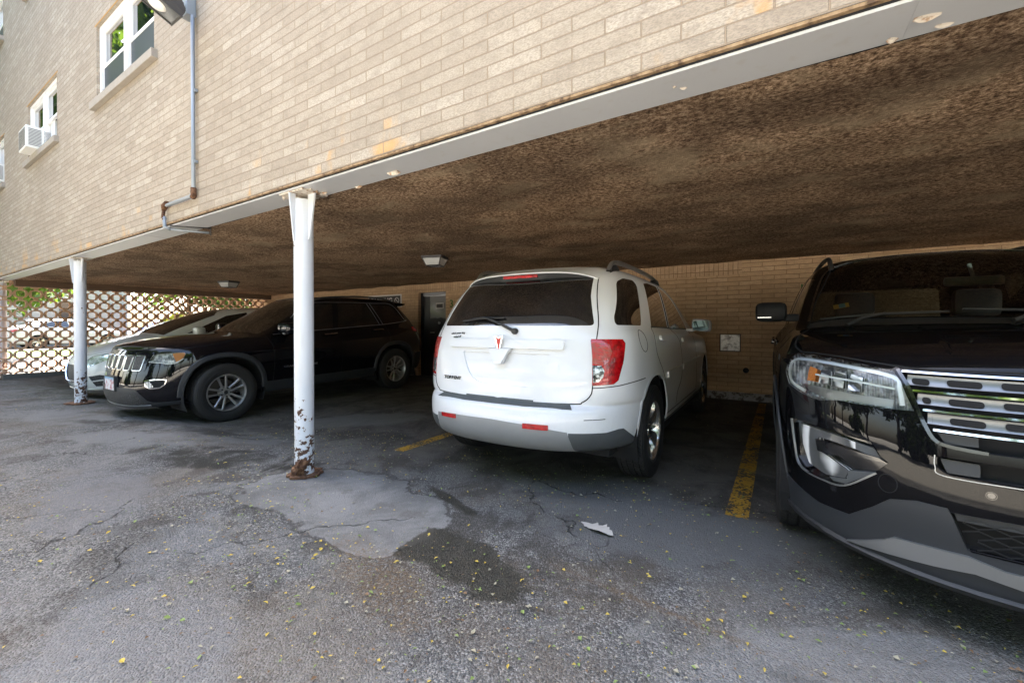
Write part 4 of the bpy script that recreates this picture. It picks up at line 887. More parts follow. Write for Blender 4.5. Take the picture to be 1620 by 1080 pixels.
# roof rails, spoiler, wiper
for s in (1, -1):
    def rp(x, h): 
        l, nn = B.hit((x, s*(.60 if x < -2.9 else .60), 0), (0, 0, 1)); return Vector((x, s*.60, l.z+h))
    rl = MB(); prof = [(-3.10, .005), (-3.07, .035), (-2.98, .058), (-2.75, .062), (-2.3, .058), (-1.85, .05), (-1.6, .03), (-1.48, .005)]
    pts = spline([rp(*p) for p in prof], 5); rl.tube(pts, [.019]*len(pts), 10); ro = rl.build('roof_rail', M['satin'], suv, 60)
    b = MB()
    for q0, q1 in ((-3.12, -2.90), (-1.75, -1.48)):
        A = [rp(q0+(q1-q0)*k/8, -.006) for k in range(9)]; T = [rp(q0+(q1-q0)*k/8, .042-(.036*abs(2*k/8-1)**3)) for k in range(9)]
        for k in range(8):
            for dy in (-.018, .018): b.face([A[k]+Vector((0, dy, 0)), A[k+1]+Vector((0, dy, 0)), T[k+1]+Vector((0, dy, 0)), T[k]+Vector((0, dy, 0))])
            b.face([T[k]+Vector((0, -.018, 0)), T[k+1]+Vector((0, -.018, 0)), T[k+1]+Vector((0, .018, 0)), T[k]+Vector((0, .018, 0))])
    b.build('rail_foot', M['black_plastic'], ro)
t = bmesh.new(); rows = []; ny = 24
for j in range(ny+1):
    f = -1+2*j/ny; y = .595*math.copysign(abs(f)**.9, f); e = abs(f)**5
    l, nn = B.hit((-3.02, y*.985, 0), (0, 0, 1)); z0 = l.z+.001; lipx = -3.405+.10*f*f+.05*e; lz = 1.548-.018*f*f-.05*e
    l2, n2 = B.hit((0, y*.97, lz-.058), (-1, 0, 0)); bx = l2.x
    rows.append([t.verts.new(p) for p in ((-2.93, y*.985, (B.hit((-2.93, y*.985, 0), (0, 0, 1))[0]).z-.004), (-3.02, y*.985, z0+.004), (-3.18, y*.99, (z0+lz)/2+.016), (lipx+.012, y, lz), (lipx, y, lz-.006), (lipx+.004, y, lz-.014), (lipx+.03, y*.985, lz-.052), (bx+.006, y*.955, lz-.064))])
for A, Bq in zip(rows, rows[1:]):
    for k in range(7):
        f = t.faces.new((A[k], Bq[k], Bq[k+1], A[k+1])); f.smooth = True; f.material_index = 1 if k >= 5 else 0
b = MB(); b.merge(t)
for f in b.bm.faces: pass
b.bm.normal_update(); sp = b.build('spoiler', [wh, M['black_plastic']], suv, 35)
b = MB(); b.box(-3.396, -3.36, -.15, .15, 1.506, 1.528, .003); b.build('brake_light', M['red'], sp)
hub, hn = B.hit((0, -.095, 1.098), (-1, 0, 0)); hub = hub+hn*.02
tip, tn_ = B.hit((0, .19, 1.20), (-1, 0, 0)); b1, _n = B.hit((0, .40, 1.178), (-1, 0, 0)); b2, _n = B.hit((0, .02, 1.20), (-1, 0, 0)); off = Vector((-.022, 0, .005))
b = MB(); b.lathe([(0, .012), (.018, .012), (.022, 0), (.022, -.02)], 16, 'X'); b.bm.transform(Matrix.Translation(hub) @ Matrix.Rotation(math.pi, 4, 'Z')); wo = b.build('rear_wiper', M['black_plastic'], suv, 40)
mid = hub.lerp(tip+off*1.6, .55)+Vector((-.012, 0, .012)); b = MB(); b.tube([hub, hub.lerp(mid, .5), mid, tip+off*1.6, tip.lerp(b1, .5)+off*1.4], [.012, .011, .008, .006, .005], 8); b.build('wiper_arm', M['black_plastic'], wo, 50)
b = MB(); b.tube([b1+off*.6, tip+off*.8, b2+off*.6], [.006, .009, .006], 6); b.build('wiper_blade', M['black_plastic'], wo, 50)
def rtext(body, size, y, z, mat, name, bold=0, shear=0, sx=1, par=suv):
    l, nn = B.hit((0, y, z), (-1, 0, 0)); o = text(body, size, mat, par, (0, 0, 0), name=name, ext=.0008, bold=bold, shear=shear, sx=sx)
    r = Vector((0, -1, 0)); r = (r-nn*r.dot(nn)).normalized(); u = nn.cross(r); o.matrix_local = Matrix.Translation(l+nn*.0025) @ Matrix((r, u, nn)).transposed().to_4x4() @ Matrix.Diagonal((sx, 1, 1, 1)); return o
blk = simple('badge_black', (.012, .012, .014), .4)
rtext('TORRENT', .033, .432, .752, blk, 'badge', .0012, .12, 1.25)
rtext("who's your dog", .024, .43, 1.087, blk, 'sticker', .0003, .1); rtext('voted 4?', .024, .43, 1.06, blk, 'sticker', .0003, .1)
B.shell('body', wh, .012)
for xx in (0, -2.857):
    for s in (1, -1): wheel(suv, xx, s*.778, .352, .225, .222, s, 'five', .3, M['rim_bright'])
# ---------------------------------------------------------------- black SUV at the right, nose to the camera
big = empty('black_suv', (.985, 2.97, 0), rad(-90), 'glossy black SUV with silver slatted grille cropped by the right edge of the photo', 'car')
bk = paint('black_paint', (.004, .004, .005), rough=.3, spec=0, coat=.5)
FL5 = ((0, .62, .012), (-2.865, .62, .012))
def wr5(*a, **k): return ring(*a, flare=FL5, **k)
EX_R = [wr5(.82, -3.80, .86, .55, .45, .235, .245, .26, .26),
        wr5(.925, -3.95, .940, .62, .5, .205, .245, .25, .27),
        wr5(.945, -4.0, .962, .64, .55, .33, .33, .33, .33),
        wr5(.962, -4.03, .978, .64, .55, .46, .46, .46, .46),
        wr5(.955, -4.04, .987, .62, .5, .60, .60, .60, .60),
        wr5(.935, -4.03, .990, .60, .45, .76, .76, .76, .76),
        wr5(.900, -4.0, .988, .58, .42, .92, .90, .92, .92),
        wr5(.855, -3.97, .980, .56, .40, 1.01, .975, 1.0, 1.0, pf=2.8),
        wr5(.74, -3.95, .962, .54, .40, 1.052, 1.005, 1.05, 1.05, pf=2.8),
        wr5(.40, -3.93, .938, .40, .38, 1.098, 1.045, 1.085, 1.085),
        wr5(-.02, -3.92, .915, .28, .38, 1.135, 1.09, 1.115, 1.115),
        wr5(-.34, -3.91, .890, .24, .36, 1.155, 1.125, 1.14, 1.14),
        wr5(-.50, -3.86, .855, .32, .36, 1.25, 1.23, 1.25, 1.25),
        wr5(-.80, -3.77, .795, .34, .36, 1.43, 1.41, 1.43, 1.42),
        wr5(-1.05, -3.68, .732, .36, .36, 1.575, 1.56, 1.57, 1.56),
        wr5(-1.20, -3.60, .676, .36, .36, 1.65, 1.638, 1.64, 1.63),
        wr5(-1.34, -3.48, .60, .36, .36, 1.69, 1.683, 1.683, 1.68)]
B = Body(EX_R, .045, 2, big)
GP = simple('gloss_black_trim', (.006, .006, .007), .12, coat=1)
dL = (.72, -.69, 0); lf_ = lambda c: c.y < .02
for xx in (0, -2.865):
    a = arch_poly(xx, .38, .445, .1, 26, 2.2); B.panel('arch', a, (0, 1, 0), None, keep=False, both=True, sel=lambda c: c.y > .4)
    B.strip('arch_flange', [(p[0], 0, p[2]) for p in a[:-2]], (0, 1, 0), .05, .006, M['clad'], per=1, both=True, straight=True)
liner('wheel_well', 0, .38, .465, .955, .45, M['liner'], big); liner('wheel_well', -2.865, .38, .465, .955, .45, M['liner'], big)
b = MB(); b.box(-3.7, .62, -.78, .78, .25, .33); b.build('underbody', M['liner'], big)
# headlamps: clear cover over a faceted bowl
hp = [(.440, -.878, 1.004), (.56, -.83, 1.004), (.70, -.722, .993), (.80, -.592, .966), (.825, -.575, .93), (.862, -.543, .825), (.84, -.62, .822), (.748, -.763, .828), (.703, -.813, .816), (.63, -.87, .83), (.50, -.895, .86), (.43, -.90, .92)]
n = N('lamp_bowl', metal=.45, rough=.24); v = n.obj(); x, y, z = n.sep(v); rib = n.math('SINE', n.math('MULTIPLY', y, 420)); fac = n.vor(v, 26, out='Color'); n.set(color=n.mix(n.ss(n.noise(v, 17, 4), .38, .6), (.85, .87, .88), (.26, .27, .28)), normal=n.bump(n.math('ADD', n.math('MULTIPLY', rib, .25), n.math('MULTIPLY', n.sep(fac)[0], 1.4)), .012, 1)); M['bowl'] = n.m
n = N('lamp_pipe', color=(.78, .82, .82), rough=.2, coat=1); M['pipe'] = n.m
n = N('amber', color=(.65, .20, .03), rough=.18, coat=1); n.set(normal=n.bump(n.vor(n.obj(), 160), .002)); M['amber'] = n.m
n = N('ribbed_lens', rough=.2, metal=.3); v = n.obj(); x, y, z = n.sep(v); s2 = n.math('SINE', n.math('MULTIPLY', n.math('ADD', x, n.math('MULTIPLY', y, -1)), 260)); n.set(color=n.mix(n.ss(s2, -.4, .6), (.10, .105, .11), (.82, .84, .86)), normal=n.bump(s2, .004, .7)); M['ribbed'] = n.m
HL = B.panel('headlamp', hp, dL, M['clear'], off=.002, rim=.004, both=True)
for q, h in enumerate(HL):
    m = -1 if q else 1
    mir = lambda pts: [(p[0], p[1]*m, p[2]) for p in pts]; dd = (dL[0], dL[1]*m, 0)
    B.panel('bowl', mir(hp), dd, M['bowl'], h, cut=False, off=-.055, rim=-.055)
    B.panel('shade', mir([(.50, -.885, .868), (.64, -.865, .838), (.71, -.81, .822), (.752, -.762, .834), (.845, -.615, .828), (.84, -.61, .862), (.745, -.765, .868), (.56, -.86, .875)]), dd, M['satin'], h, cut=False, off=-.045, rim=.01)
    for pts, w in (([(.845, -.57, .84), (.83, -.578, .90), (.81, -.595, .945), (.70, -.722, .975), (.56, -.83, .987), (.47, -.872, .98), (.452, -.888, .93), (.50, -.885, .875), (.62, -.862, .845)], .016), ([(.835, -.60, .90), (.76, -.70, .915), (.62, -.80, .925)], .008)):
        B.strip('light_pipe', mir(pts), dd, w, -.010, M['pipe'], h, per=5)
    for u0, mm in ((.16, M['amber']), (.33, M['chrome']), (.50, M['chrome']), (.67, M['chrome'])):
        P0 = Vector((.505, -.868, .93)).lerp(Vector((.80, -.60, .90)), u0); P1 = Vector((.505, -.868, .93)).lerp(Vector((.80, -.60, .90)), u0+.12)
        B.panel('reflector' if mm is M['amber'] else 'projector', mir([(P0.x, P0.y, P0.z+.04), (P1.x, P1.y, P1.z+.036), (P1.x, P1.y, P1.z-.028), (P0.x, P0.y, P0.z-.032)]), dd, mm if mm is M['amber'] else M['ribbed'], h, cut=False, off=-.026, rim=.022, bulge=.004)
# fog lamp pocket
fp = [(.560, -.913, .70), (.60, -.895, .708), (.72, -.795, .70), (.835, -.662, .688), (.852, -.640, .64), (.864, -.616, .619), (.845, -.657, .566), (.79, -.738, .49), (.72, -.808, .482), (.62, -.882, .488), (.585, -.90, .53)]
B.panel('fog_pocket', fp, dL, GP, off=-.035, rim=-.04, both=True)
for m in (1, -1):
    mir = lambda pts: [(p[0], p[1]*m, p[2]) for p in pts]; dd = (dL[0], dL[1]*m, 0)
    fo = B.panel('fog_lamp', mir([(.615, -.883, .692), (.72, -.79, .688), (.80, -.70, .672), (.80, -.70, .645), (.745, -.775, .655), (.70, -.82, .655), (.695, -.825, .60), (.735, -.785, .585), (.79, -.722, .55), (.785, -.735, .515), (.73, -.795, .502), (.66, -.855, .525), (.63, -.875, .60)]), dd, M['ribbed'], cut=False, off=-.008, rim=.03)[0]
    B.panel('fog_bezel', mir([(.80, -.702, .673), (.838, -.655, .664), (.862, -.618, .619), (.80, -.70, .645)]), dd, M['grey_plastic'], fo, cut=False, off=-.006, rim=.03)
    B.panel('fog_bezel', mir([(.74, -.785, .50), (.79, -.73, .515), (.79, -.722, .552), (.85, -.645, .572), (.79, -.738, .492), (.755, -.775, .487)]), dd, M['grey_plastic'], fo, cut=False, off=-.006, rim=.03)
    B.panel('fog_finger', mir([(.70, -.822, .648), (.745, -.78, .648), (.85, -.638, .632), (.862, -.618, .619), (.81, -.70, .618), (.74, -.785, .595), (.71, -.815, .60)]), dd, GP, fo, cut=False, off=.006, rim=.04)
    B.strip('chrome_trim', mir([(.562, -.912, .70), (.583, -.902, .60), (.60, -.893, .52), (.64, -.87, .487), (.72, -.808, .478), (.79, -.738, .487), (.85, -.648, .572)]), dd, .008, .004, M['satin'], fo)
# grille
gL = [(.80, -.578, .972), (.835, -.553, .91), (.862, -.538, .845), (.88, -.518, .78), (.893, -.496, .733), (.905, -.46, .716), (.92, -.37, .708), (.94, 0, .704)]
gt = [(.88, 0, .968), (.868, -.30, .968)]
full = lambda half: half+[(p[0], -p[1], p[2]) for p in half[::-1] if abs(p[1]) > 1e-6]
GR = B.panel('grille', full(gt[::-1][:0]+[(.868, -.30, .970)][:0]+gL), (1, 0, 0), M['gap'], off=-.06, rim=-.06)
gr = GR[0]
def gx(z): return .578-.34*(0.972-z) if z > .73 else .49
BANDS = (.938, .872, .806)
for zc in BANDS:
    w = .562-.35*(.95-zc)
    B.strip('grille_bar', [(0, -w+2*w*k/14, zc-.006*(1-(2*k/14-1)**2)) for k in range(15)], (1, 0, 0), .040, -.006, M['bar'], gr, straight=True, flat=.86)
    for yk in [-.555+.128*k for k in range(9)]:
        ya = max(yk-.03, -w+.012)
        if yk+.055 < w: B.panel('grille_slot', R_(rounded([(ya, zc-.014), (yk+.055, zc-.016), (yk+.055, zc+.006), (ya, zc+.008)], .011)), (1, 0, 0), M['gap'], gr, cut=False, off=-.0035, rim=0)
for zc in (.966, .899, .833, .767):
    w = .568-.35*(.965-zc)
    B.strip('grille_chrome', [(0, -w+2*w*k/14, zc-.006*(1-(2*k/14-1)**2)) for k in range(15)], (1, 0, 0), .010, .004, M['chrome'], gr, straight=True)
B.strip('grille_surround', [(p[0], p[1], p[2]) for p in gL[:-1]], (1, -.4, 0), .014, .005, GP, gr, both=True)
B.panel('radar_plate', R_([(-.49, .758), (-.39, .756), (-.39, .724), (-.47, .722)]), (1, 0, 0), M['clad'], gr, cut=False, off=-.02, rim=.02)
# bumper openings and cladding
IN = B.panel('lower_intake', R_(rounded([(-.492, .676), (.492, .676), (.492, .64), (.47, .617), (-.47, .617), (-.492, .64)], .01)), (1, 0, 0), M['gap'], off=-.05, rim=-.05)
B.panel('intake_plate', R_(rounded([(-.485, .67), (-.39, .668), (-.39, .624), (-.468, .622)], .006)), (1, 0, 0), M['clad'], IN[0], cut=False, off=-.012, rim=.02)
B.strip('chrome_trim', R_([(-.497, .68), (-.497, .64), (-.475, .612), (-.3, .610), (0, .609), (.3, .610), (.475, .612), (.497, .64), (.497, .68)]), (1, 0, 0), .004, .003, M['satin'], IN[0])
MS = B.panel('lower_grille', R_([(-.462, .492), (-.30, .497), (.30, .497), (.462, .492), (.42, .372), (-.42, .372)]), (1, 0, 0), M['gap'], off=-.04, rim=-.045)[0]
B.panel('mesh_plate', R_([(-.452, .488), (-.30, .493), (.30, .493), (.452, .488), (.445, .465), (-.445, .465)]), (1, 0, 0), M['clad'], MS, cut=False, off=-.006, rim=.02)
for r in range(6):
    zc = .475-.019*r; w = .448-.35*(.48-zc); k0 = int(w/.036)
    pts = [(0, k*.036, zc+(.0065 if (k+r) % 2 else -.0065)) for k in range(-k0, k0+1)]
    B.strip('mesh_rib', pts, (1, 0, 0), .0045, -.008, M['black_plastic'], MS, straight=True, flat=.6)
B.panel('bumper_cladding', [(.25, -.955, .43), (.338, -.945, .415), (.474, -.923, .408), (.60, -.87, .385), (.69, -.815, .365), (.784, -.723, .37), (.84, -.658, .436), (.869, -.611, .487), (.897, -.543, .505), (.922, -.47, .503), (.93, -.44, .44), (.93, -.42, .366), (.955, -.2, .362), (.965, 0, .362), (.965, 0, .1), (.25, -.955, .1)], dL, M['clad'], off=.004, rim=.012, both=True, sel=lf_)
B.panel('skid_plate', [(.755, -.712, .262), (.80, -.668, .29), (.841, -.62, .322), (.86, -.597, .345), (.90, -.50, .350), (.919, -.416, .352), (.932, -.335, .330), (.95, 0, .326), (.95, 0, .272), (.93, -.29, .282), (.918, -.40, .298), (.885, -.489, .285)], dL, M['satin'], cut=False, off=.016, rim=.02, both=True, sel=lf_)
B.strip('lip_spoiler', [(.40, -.92, .268), (.53, -.885, .262), (.70, -.785, .25), (.83, -.62, .235), (.895, -.45, .225), (.925, -.25, .22), (.935, 0, .22)], dL, .034, .016, M['black_plastic'], both=True)
for p in ((.756, -.771, .456), (.937, -.368, .573)):
    l, nn = B.hit(Vector(p), (p[0], p[1], 0) if p[1] < -.6 else (1, 0, 0)); b = MB(); b.lathe([(0, .001), (.0095, .001), (.0100, -.001), (.0115, -.001), (.012, .0015), (.0135, .0015), (.014, 0)], 20, 'Z'); b.bm.transform(Matrix.Translation(Vector(p)) @ nn.to_track_quat('Z', 'Y').to_matrix().to_4x4()); b.build('parking_sensor', GP, big, 40)
gap5 = lambda pts, d, w=.006, both=True, closed=False: B.strip('panel_gap', pts, d, w, .0012, M['gap'], both=both, closed=closed, flat=.95)
gap5([(.866+.0*k, -.618+.034*math.cos(k), .543+.034*math.sin(k)) for k in [q*math.pi/8 for q in range(16)]], (.8, -.6, 0), .003, closed=True)
gap5([(.875, 0, .985), (.868, -.276, .984), (.842, -.45, .982), (.799, -.572, .986), (.687, -.72, 1.009), (.432, -.872, 1.016)], (.4, -.3, .85), .008)
gap5([(.432, -.872, 1.016), (.25, -.885, 1.03), (.077, -.880, 1.058), (-.137, -.853, 1.09), (-.42, -.80, 1.14)], (.1, -.6, .8), .008)
gap5([(-.20, -.90, 1.08), (-.14, -.95, .98), (-.10, -.98, .80)], (0, -1, .1), .006)
B.strip('hood_crease', [(-.30, -.30, 1.14), (.1, -.34, 1.12), (.5, -.38, 1.07), (.74, -.42, 1.02)], (.2, 0, 1), [.05, .05, .045, .03, .004], .005, bk, both=True, flat=.2)
gap5(S_([(-.60, 1.12), (-.52, .9), (-.50, .6), (-.56, .42)]), (0, -1, 0)); gap5(S_([(-1.78, 1.13), (-1.74, .9), (-1.76, .42)]), (0, -1, 0)); gap5(S_([(-2.72, 1.13), (-2.66, .95), (-2.50, .8), (-2.42, .5)]), (0, -1, 0))
B.panel('door_cladding', S_([(-2.40, .40), (-2.38, .20), (-.48, .20), (-.46, .40)]), (0, -1, 0), M['grey_plastic'], both=True, off=.006)
for hx in (-1.55, -2.45): B.panel('door_handle', S_(rounded([(hx-.10, .985), (hx+.10, .98), (hx+.10, 1.015), (hx-.10, 1.02)], .015)), (0, -1, 0), bk, cut=False, off=.03, rim=.02, both=True)
# glass and cabin
B.panel('windscreen', [(-.56, -.775, 1.185), (-.90, -.715, 1.42), (-1.19, -.632, 1.60), (-1.30, -.40, 1.655), (-1.32, 0, 1.675), (-1.30, .40, 1.655), (-1.19, .632, 1.60), (-.90, .715, 1.42), (-.56, .775, 1.185), (-.46, .4, 1.19), (-.43, 0, 1.195), (-.46, -.4, 1.19)], (.75, 0, .66), M['glass'], off=-.002)
B.panel('front_door_window', S_(rounded([(-.78, 1.165), (-1.22, 1.525), (-1.74, 1.575), (-1.74, 1.17)], .02)), (0, -1, 0), M['glass'], both=True, off=-.002)
B.panel('rear_door_window', S_(rounded([(-1.83, 1.17), (-1.83, 1.58), (-2.55, 1.575), (-2.72, 1.18)], .02)), (0, -1, 0), M['glass_dark'], both=True, off=-.002)
B.panel('quarter_window', S_(rounded([(-2.84, 1.19), (-2.66, 1.575), (-3.30, 1.55), (-3.52, 1.25)], .03)), (0, -1, 0), M['glass_dark'], both=True, off=-.002)
B.panel('rear_window', R_(rounded([(-.66, 1.17), (-.58, 1.58), (.58, 1.58), (.66, 1.17)], .05)), (-1, 0, 0), M['glass_dark'], off=-.002, sel=lambda c: c.x < -3)
B.strip('windscreen_seal', [(-.56, -.785, 1.18), (-.90, -.727, 1.42), (-1.19, -.648, 1.605), (-1.27, -.52, 1.65), (-1.31, -.3, 1.668), (-1.33, 0, 1.683)], (.75, -.2, .66), .022, .003, GP, both=True)
b = MB(); b.box(-1.15, -.50, -.80, .80, .70, 1.02, .05); b.box(-.82, -.66, -.70, .70, 1.0, 1.10, .04); b.box(-3.6, -1.2, -.85, .85, .40, .55); b.build('dashboard', M['cabin'], big)
for s in (-1, 1):
    b = MB(); b.box(-1.86, -1.66, s*.38-.26, s*.38+.26, .55, 1.20, .08); st = b.build('seat', M['seat'], big, 40)
    b = MB(); b.box(-1.88, -1.78, s*.38-.14, s*.38+.14, 1.22, 1.44, .05); b.tube([(-1.82, s*.38-.06, 1.15), (-1.82, s*.38-.06, 1.25)], .008, 6); b.tube([(-1.82, s*.38+.06, 1.15), (-1.82, s*.38+.06, 1.25)], .008, 6); b.build('headrest', M['seat'], st, 40)
b = MB(); b.box(-2.85, -2.65, -.70, .70, .55, 1.12, .08); b.build('rear_bench', M['seat'], big, 40)
t = bmesh.new(); 
sw5 = [t.verts.new((-1.02-.06*math.sin(a)*0+.10*math.sin(a), .38+.19*math.cos(a), 1.02+.17*math.sin(a))) for a in [k*math.pi/14 for k in range(28)]]; t.free()
b = MB(); b.tube([(-1.02+.07*math.sin(a), .38+.19*math.cos(a), 1.03+.17*math.sin(a)) for a in [k*2*math.pi/24 for k in range(25)]], .014, 8, cap=False); b.build('steering_wheel', M['seat'], big, 60)
b = MB(); b.box(-.95, -.91, -.03, .25, 1.405, 1.465, .02); b.tube([(-.935, .11, 1.46), (-1.0, .11, 1.55)], .012, 6); b.build('interior_mirror', simple('mirror_back', (.16, .22, .20), .3), big, 40)
def decal(name, p, d, w, h, mat, off):
    l, nn = B.hit(p, d); r = Vector((0, 1, 0)); r = (r-nn*r.dot(nn)).normalized(); u = nn.cross(r)
    b = MB(); b.box(-w/2, w/2, -h/2, h/2, 0, .0006); o = b.build(name, mat, big); o.matrix_local = Matrix.Translation(l+nn*off) @ Matrix((r, u, nn)).transposed().to_4x4(); return o
decal('windscreen_sticker', (-.66, -.60, 1.272), (.75, 0, .66), .085, .060, simple('sticker_gold', (.85, .62, .20), .6), -.006)
decal('sticker_print', (-.66, -.595, 1.272), (.75, 0, .66), .035, .056, simple('sticker_blue', (.25, .60, .85), .6), -.005)
for ya, yb2, yh in ((-.72, -.12, -.60), (-.06, .62, .10)):
    w0, n0 = B.hit((-.50, ya, 1.21), (.75, 0, .66)); w1, n1 = B.hit((-.47, yb2, 1.21), (.75, 0, .66)); h0, hn0 = B.hit((-.36, yh, 1.15), (.2, 0, 1))
    b = MB(); b.tube([w0+n0*.012, w0.lerp(w1, .5)+n0*.020, w1+n1*.012], [.006, .010, .006], 6); wp = b.build('wiper', M['black_plastic'], big, 50)
    b = MB(); b.tube([h0+hn0*.01, h0.lerp(w0.lerp(w1, .5), .5)+n0*.03, w0.lerp(w1, .55)+n0*.026], [.014, .010, .007], 6); b.build('wiper_arm', M['black_plastic'], wp, 50)
B.panel('cowl', [(-.44, -.80, 1.15), (-.34, -.4, 1.165), (-.325, 0, 1.17), (-.34, .4, 1.165), (-.44, .80, 1.15), (-.545, .79, 1.18), (-.45, .4, 1.187), (-.42, 0, 1.19), (-.45, -.4, 1.187), (-.545, -.79, 1.18)], (.3, 0, 1), M['black_plastic'], off=-.006)
# mirrors and rails
for s in (1, -1):
    mr = MB(); t = bmesh.new(); bmesh.ops.create_cube(t, size=1); bmesh.ops.subdivide_edges(t, edges=t.edges[:], cuts=4, use_grid_fill=True)
    for v in t.verts:
        q = v.co*2; k = 1/max(.6, (abs(q.x)**4+abs(q.y)**5+abs(q.z)**5)**.2); v.co = Vector((q.x*k*.085, q.y*k*.095, q.z*k*.068-.0*q.y))
    for f in t.faces: f.smooth = True
    mr.merge(t, Matrix.Translation((-.53, s*1.005, 1.24))); mr.box(-.57, -.49, min(s*.84, s*.94), max(s*.84, s*.94), 1.175, 1.225, .014); mo = mr.build('door_mirror', simple('mirror_housing_black', (.006, .006, .007), .55, spec=.15), big, 40)
    b = MB(); b.box(-.462, -.440, min(s*1.0, s*1.085), max(s*1.0, s*1.085), 1.195, 1.207, .003); b.build('turn_signal', M['chrome'], mo)
    b = MB(); b.box(-.616, -.61, min(s*.935, s*1.08), max(s*.935, s*1.08), 1.19, 1.29, .0); b.build('mirror_glass', simple('mirror_silver', (.8, .8, .8), .02, metal=1), mo)
    rr = [B.hit((xx, s*.60, 0), (0, 0, 1))[0]+Vector((0, 0, hh)) for xx, hh in ((-1.24, .0), (-1.30, .03), (-1.45, .05), (-2.0, .055), (-2.8, .055), (-3.25, .04), (-3.35, .0))]
    b = MB(); b.tube(spline(rr, 4), .017, 8); b.build('roof_rail', M['black_plastic'], big, 60)
    B.strip('pillar_gap', [(-.47, s*.835, 1.15), (-.75, s*.80, 1.33), (-1.05, s*.735, 1.54), (-1.3, s*.665, 1.645), (-1.8, s*.65, 1.665)], (.3, s*.8, .4), .006, .0012, M['gap'])
B.shell('body', bk, .012)
for xx in (0, -2.865):
    for s in (1, -1): wheel(big, xx, s*.848, .378, .250, .236, s, 'five', .2, M['rim_silver'])
# ---------------------------------------------------------------- black SUV at the left, seen from its left front corner
jeep = empty('black_suv', (-7.05, 2.71, -.11), rad(-90), 'black SUV with a chrome ringed slot grille parked behind the nearest white post', 'car')
jeep.rotation_euler = (0, .024, rad(-90))
bk2 = paint('black_paint_dusty', (.004, .004, .006), rough=.3, spec=0, coat=.85)
FL6 = ((0, .66, .022), (-2.915, .66, .022))
def wr6(*a, **k): return ring(*a, flare=FL6, **k)
JP_R = [wr6(.70, -3.75, .84, .55, .45, .32, .34, .34, .34),
        wr6(.83, -3.84, .90, .62, .5, .265, .31, .33, .34),
        wr6(.895, -3.89, .925, .64, .52, .40, .40, .42, .42),
        wr6(.905, -3.91, .940, .62, .5, .54, .54, .55, .55),
        wr6(.875, -3.90, .950, .60, .46, .69, .69, .70, .70),
        wr6(.84, -3.88, .950, .58, .44, .84, .84, .86, .86),
        wr6(.80, -3.85, .940, .56, .42, .965, .95, .98, .98),
        wr6(.72, -3.82, .920, .54, .40, 1.045, 1.005, 1.05, 1.05),
        wr6(.40, -3.80, .900, .42, .38, 1.105, 1.055, 1.095, 1.10),
        wr6(.0, -3.79, .885, .30, .38, 1.14, 1.09, 1.12, 1.125),
        wr6(-.36, -3.77, .868, .24, .38, 1.165, 1.12, 1.14, 1.15),
        wr6(-.61, -3.70, .828, .34, .38, 1.285, 1.26, 1.26, 1.27),
        wr6(-.92, -3.57, .765, .36, .38, 1.455, 1.43, 1.43, 1.43),
        wr6(-1.16, -3.45, .702, .38, .38, 1.585, 1.565, 1.57, 1.57),
        wr6(-1.34, -3.38, .658, .38, .36, 1.665, 1.65, 1.655, 1.645),
        wr6(-1.50, -3.28, .585, .38, .36, 1.712, 1.703, 1.70, 1.69)]
B = Body(JP_R, .04, 2, jeep)
dF = (.72, .69, 0); rt_ = lambda c: c.y > -.02
for xx in (0, -2.915):
    a = arch_poly(xx, .39, .462, .1, 28, 2.35); B.panel('arch', a, (0, 1, 0), None, keep=False, both=True, sel=lambda c: c.y > .4)
    B.strip('fender_flare', [(p[0]*1.0+(p[0]-xx)*.06, 0, p[2]+(p[2]-.39)*.06) for p in a[:-2]], (0, 1, 0), .072, .014, M['clad'], per=1, both=True, straight=True, flat=.6)
liner('wheel_well', 0, .39, .485, .93, .45, M['liner'], jeep); liner('wheel_well', -2.915, .39, .485, .93, .45, M['liner'], jeep)
b = MB(); b.box(-3.5, .6, -.75, .75, .30, .38); b.box(-2.45, -.47, -.90, .90, .30, .42, .03); b.build('underbody', M['liner'], jeep)
B.panel('bumper_cladding', [(.905, 0, .53), (.89, .30, .528), (.86, .46, .530), (.83, .55, .515), (.79, .60, .45), (.745, .655, .372), (.70, .69, .352), (.60, .77, .348), (.468, .85, .353), (.40, .895, .36), (.36, .9, .15), (.905, 0, .15)], dF, M['clad'], off=.004, rim=.014, both=True, sel=rt_)
n = N('fine_mesh', rough=.6); v = n.obj(); n.set(color=n.mix(n.ss(n.vor(v, 60, 'DISTANCE_TO_EDGE'), .06, .14), (.06, .062, .065), (.004, .004, .005)), normal=n.bump(n.vor(v, 60), .004)); M['finemesh'] = n.m
B.panel('lower_intake', R_([(-.56, .458), (-.3, .474), (.3, .474), (.56, .458), (.63, .335), (.5, .315), (-.5, .315), (-.63, .335)]), (1, 0, 0), M['finemesh'], cut=False, off=.008, rim=0)
B.strip('chin', [(.87, 0, .30), (.86, .30, .305), (.80, .50, .31), (.70, .65, .315)], dF, .026, .012, M['satin'], both=True)
GRB = B.panel('grille_panel', R_(rounded([(-.655, .925), (.655, .925), (.64, .728), (-.64, .728)], .03)), (1, 0, 0), bk2, cut=False, off=.004, rim=.01)[0]
for k in range(-3, 4):
    yc = k*.176; hw = .062; q = rounded([(yc-hw, .735), (yc-hw*1.12+.004*k, .912), (yc+hw*1.12+.004*k, .912), (yc+hw, .735)], .022)
    so = B.panel('grille_slot', R_(q), (1, 0, 0), M['finemesh'], GRB, cut=False, off=.007, rim=0)[0]
    B.strip('chrome_ring', R_(q), (1, 0, 0), .024, .012, M['ring'], so, closed=True, straight=True, flat=.5)
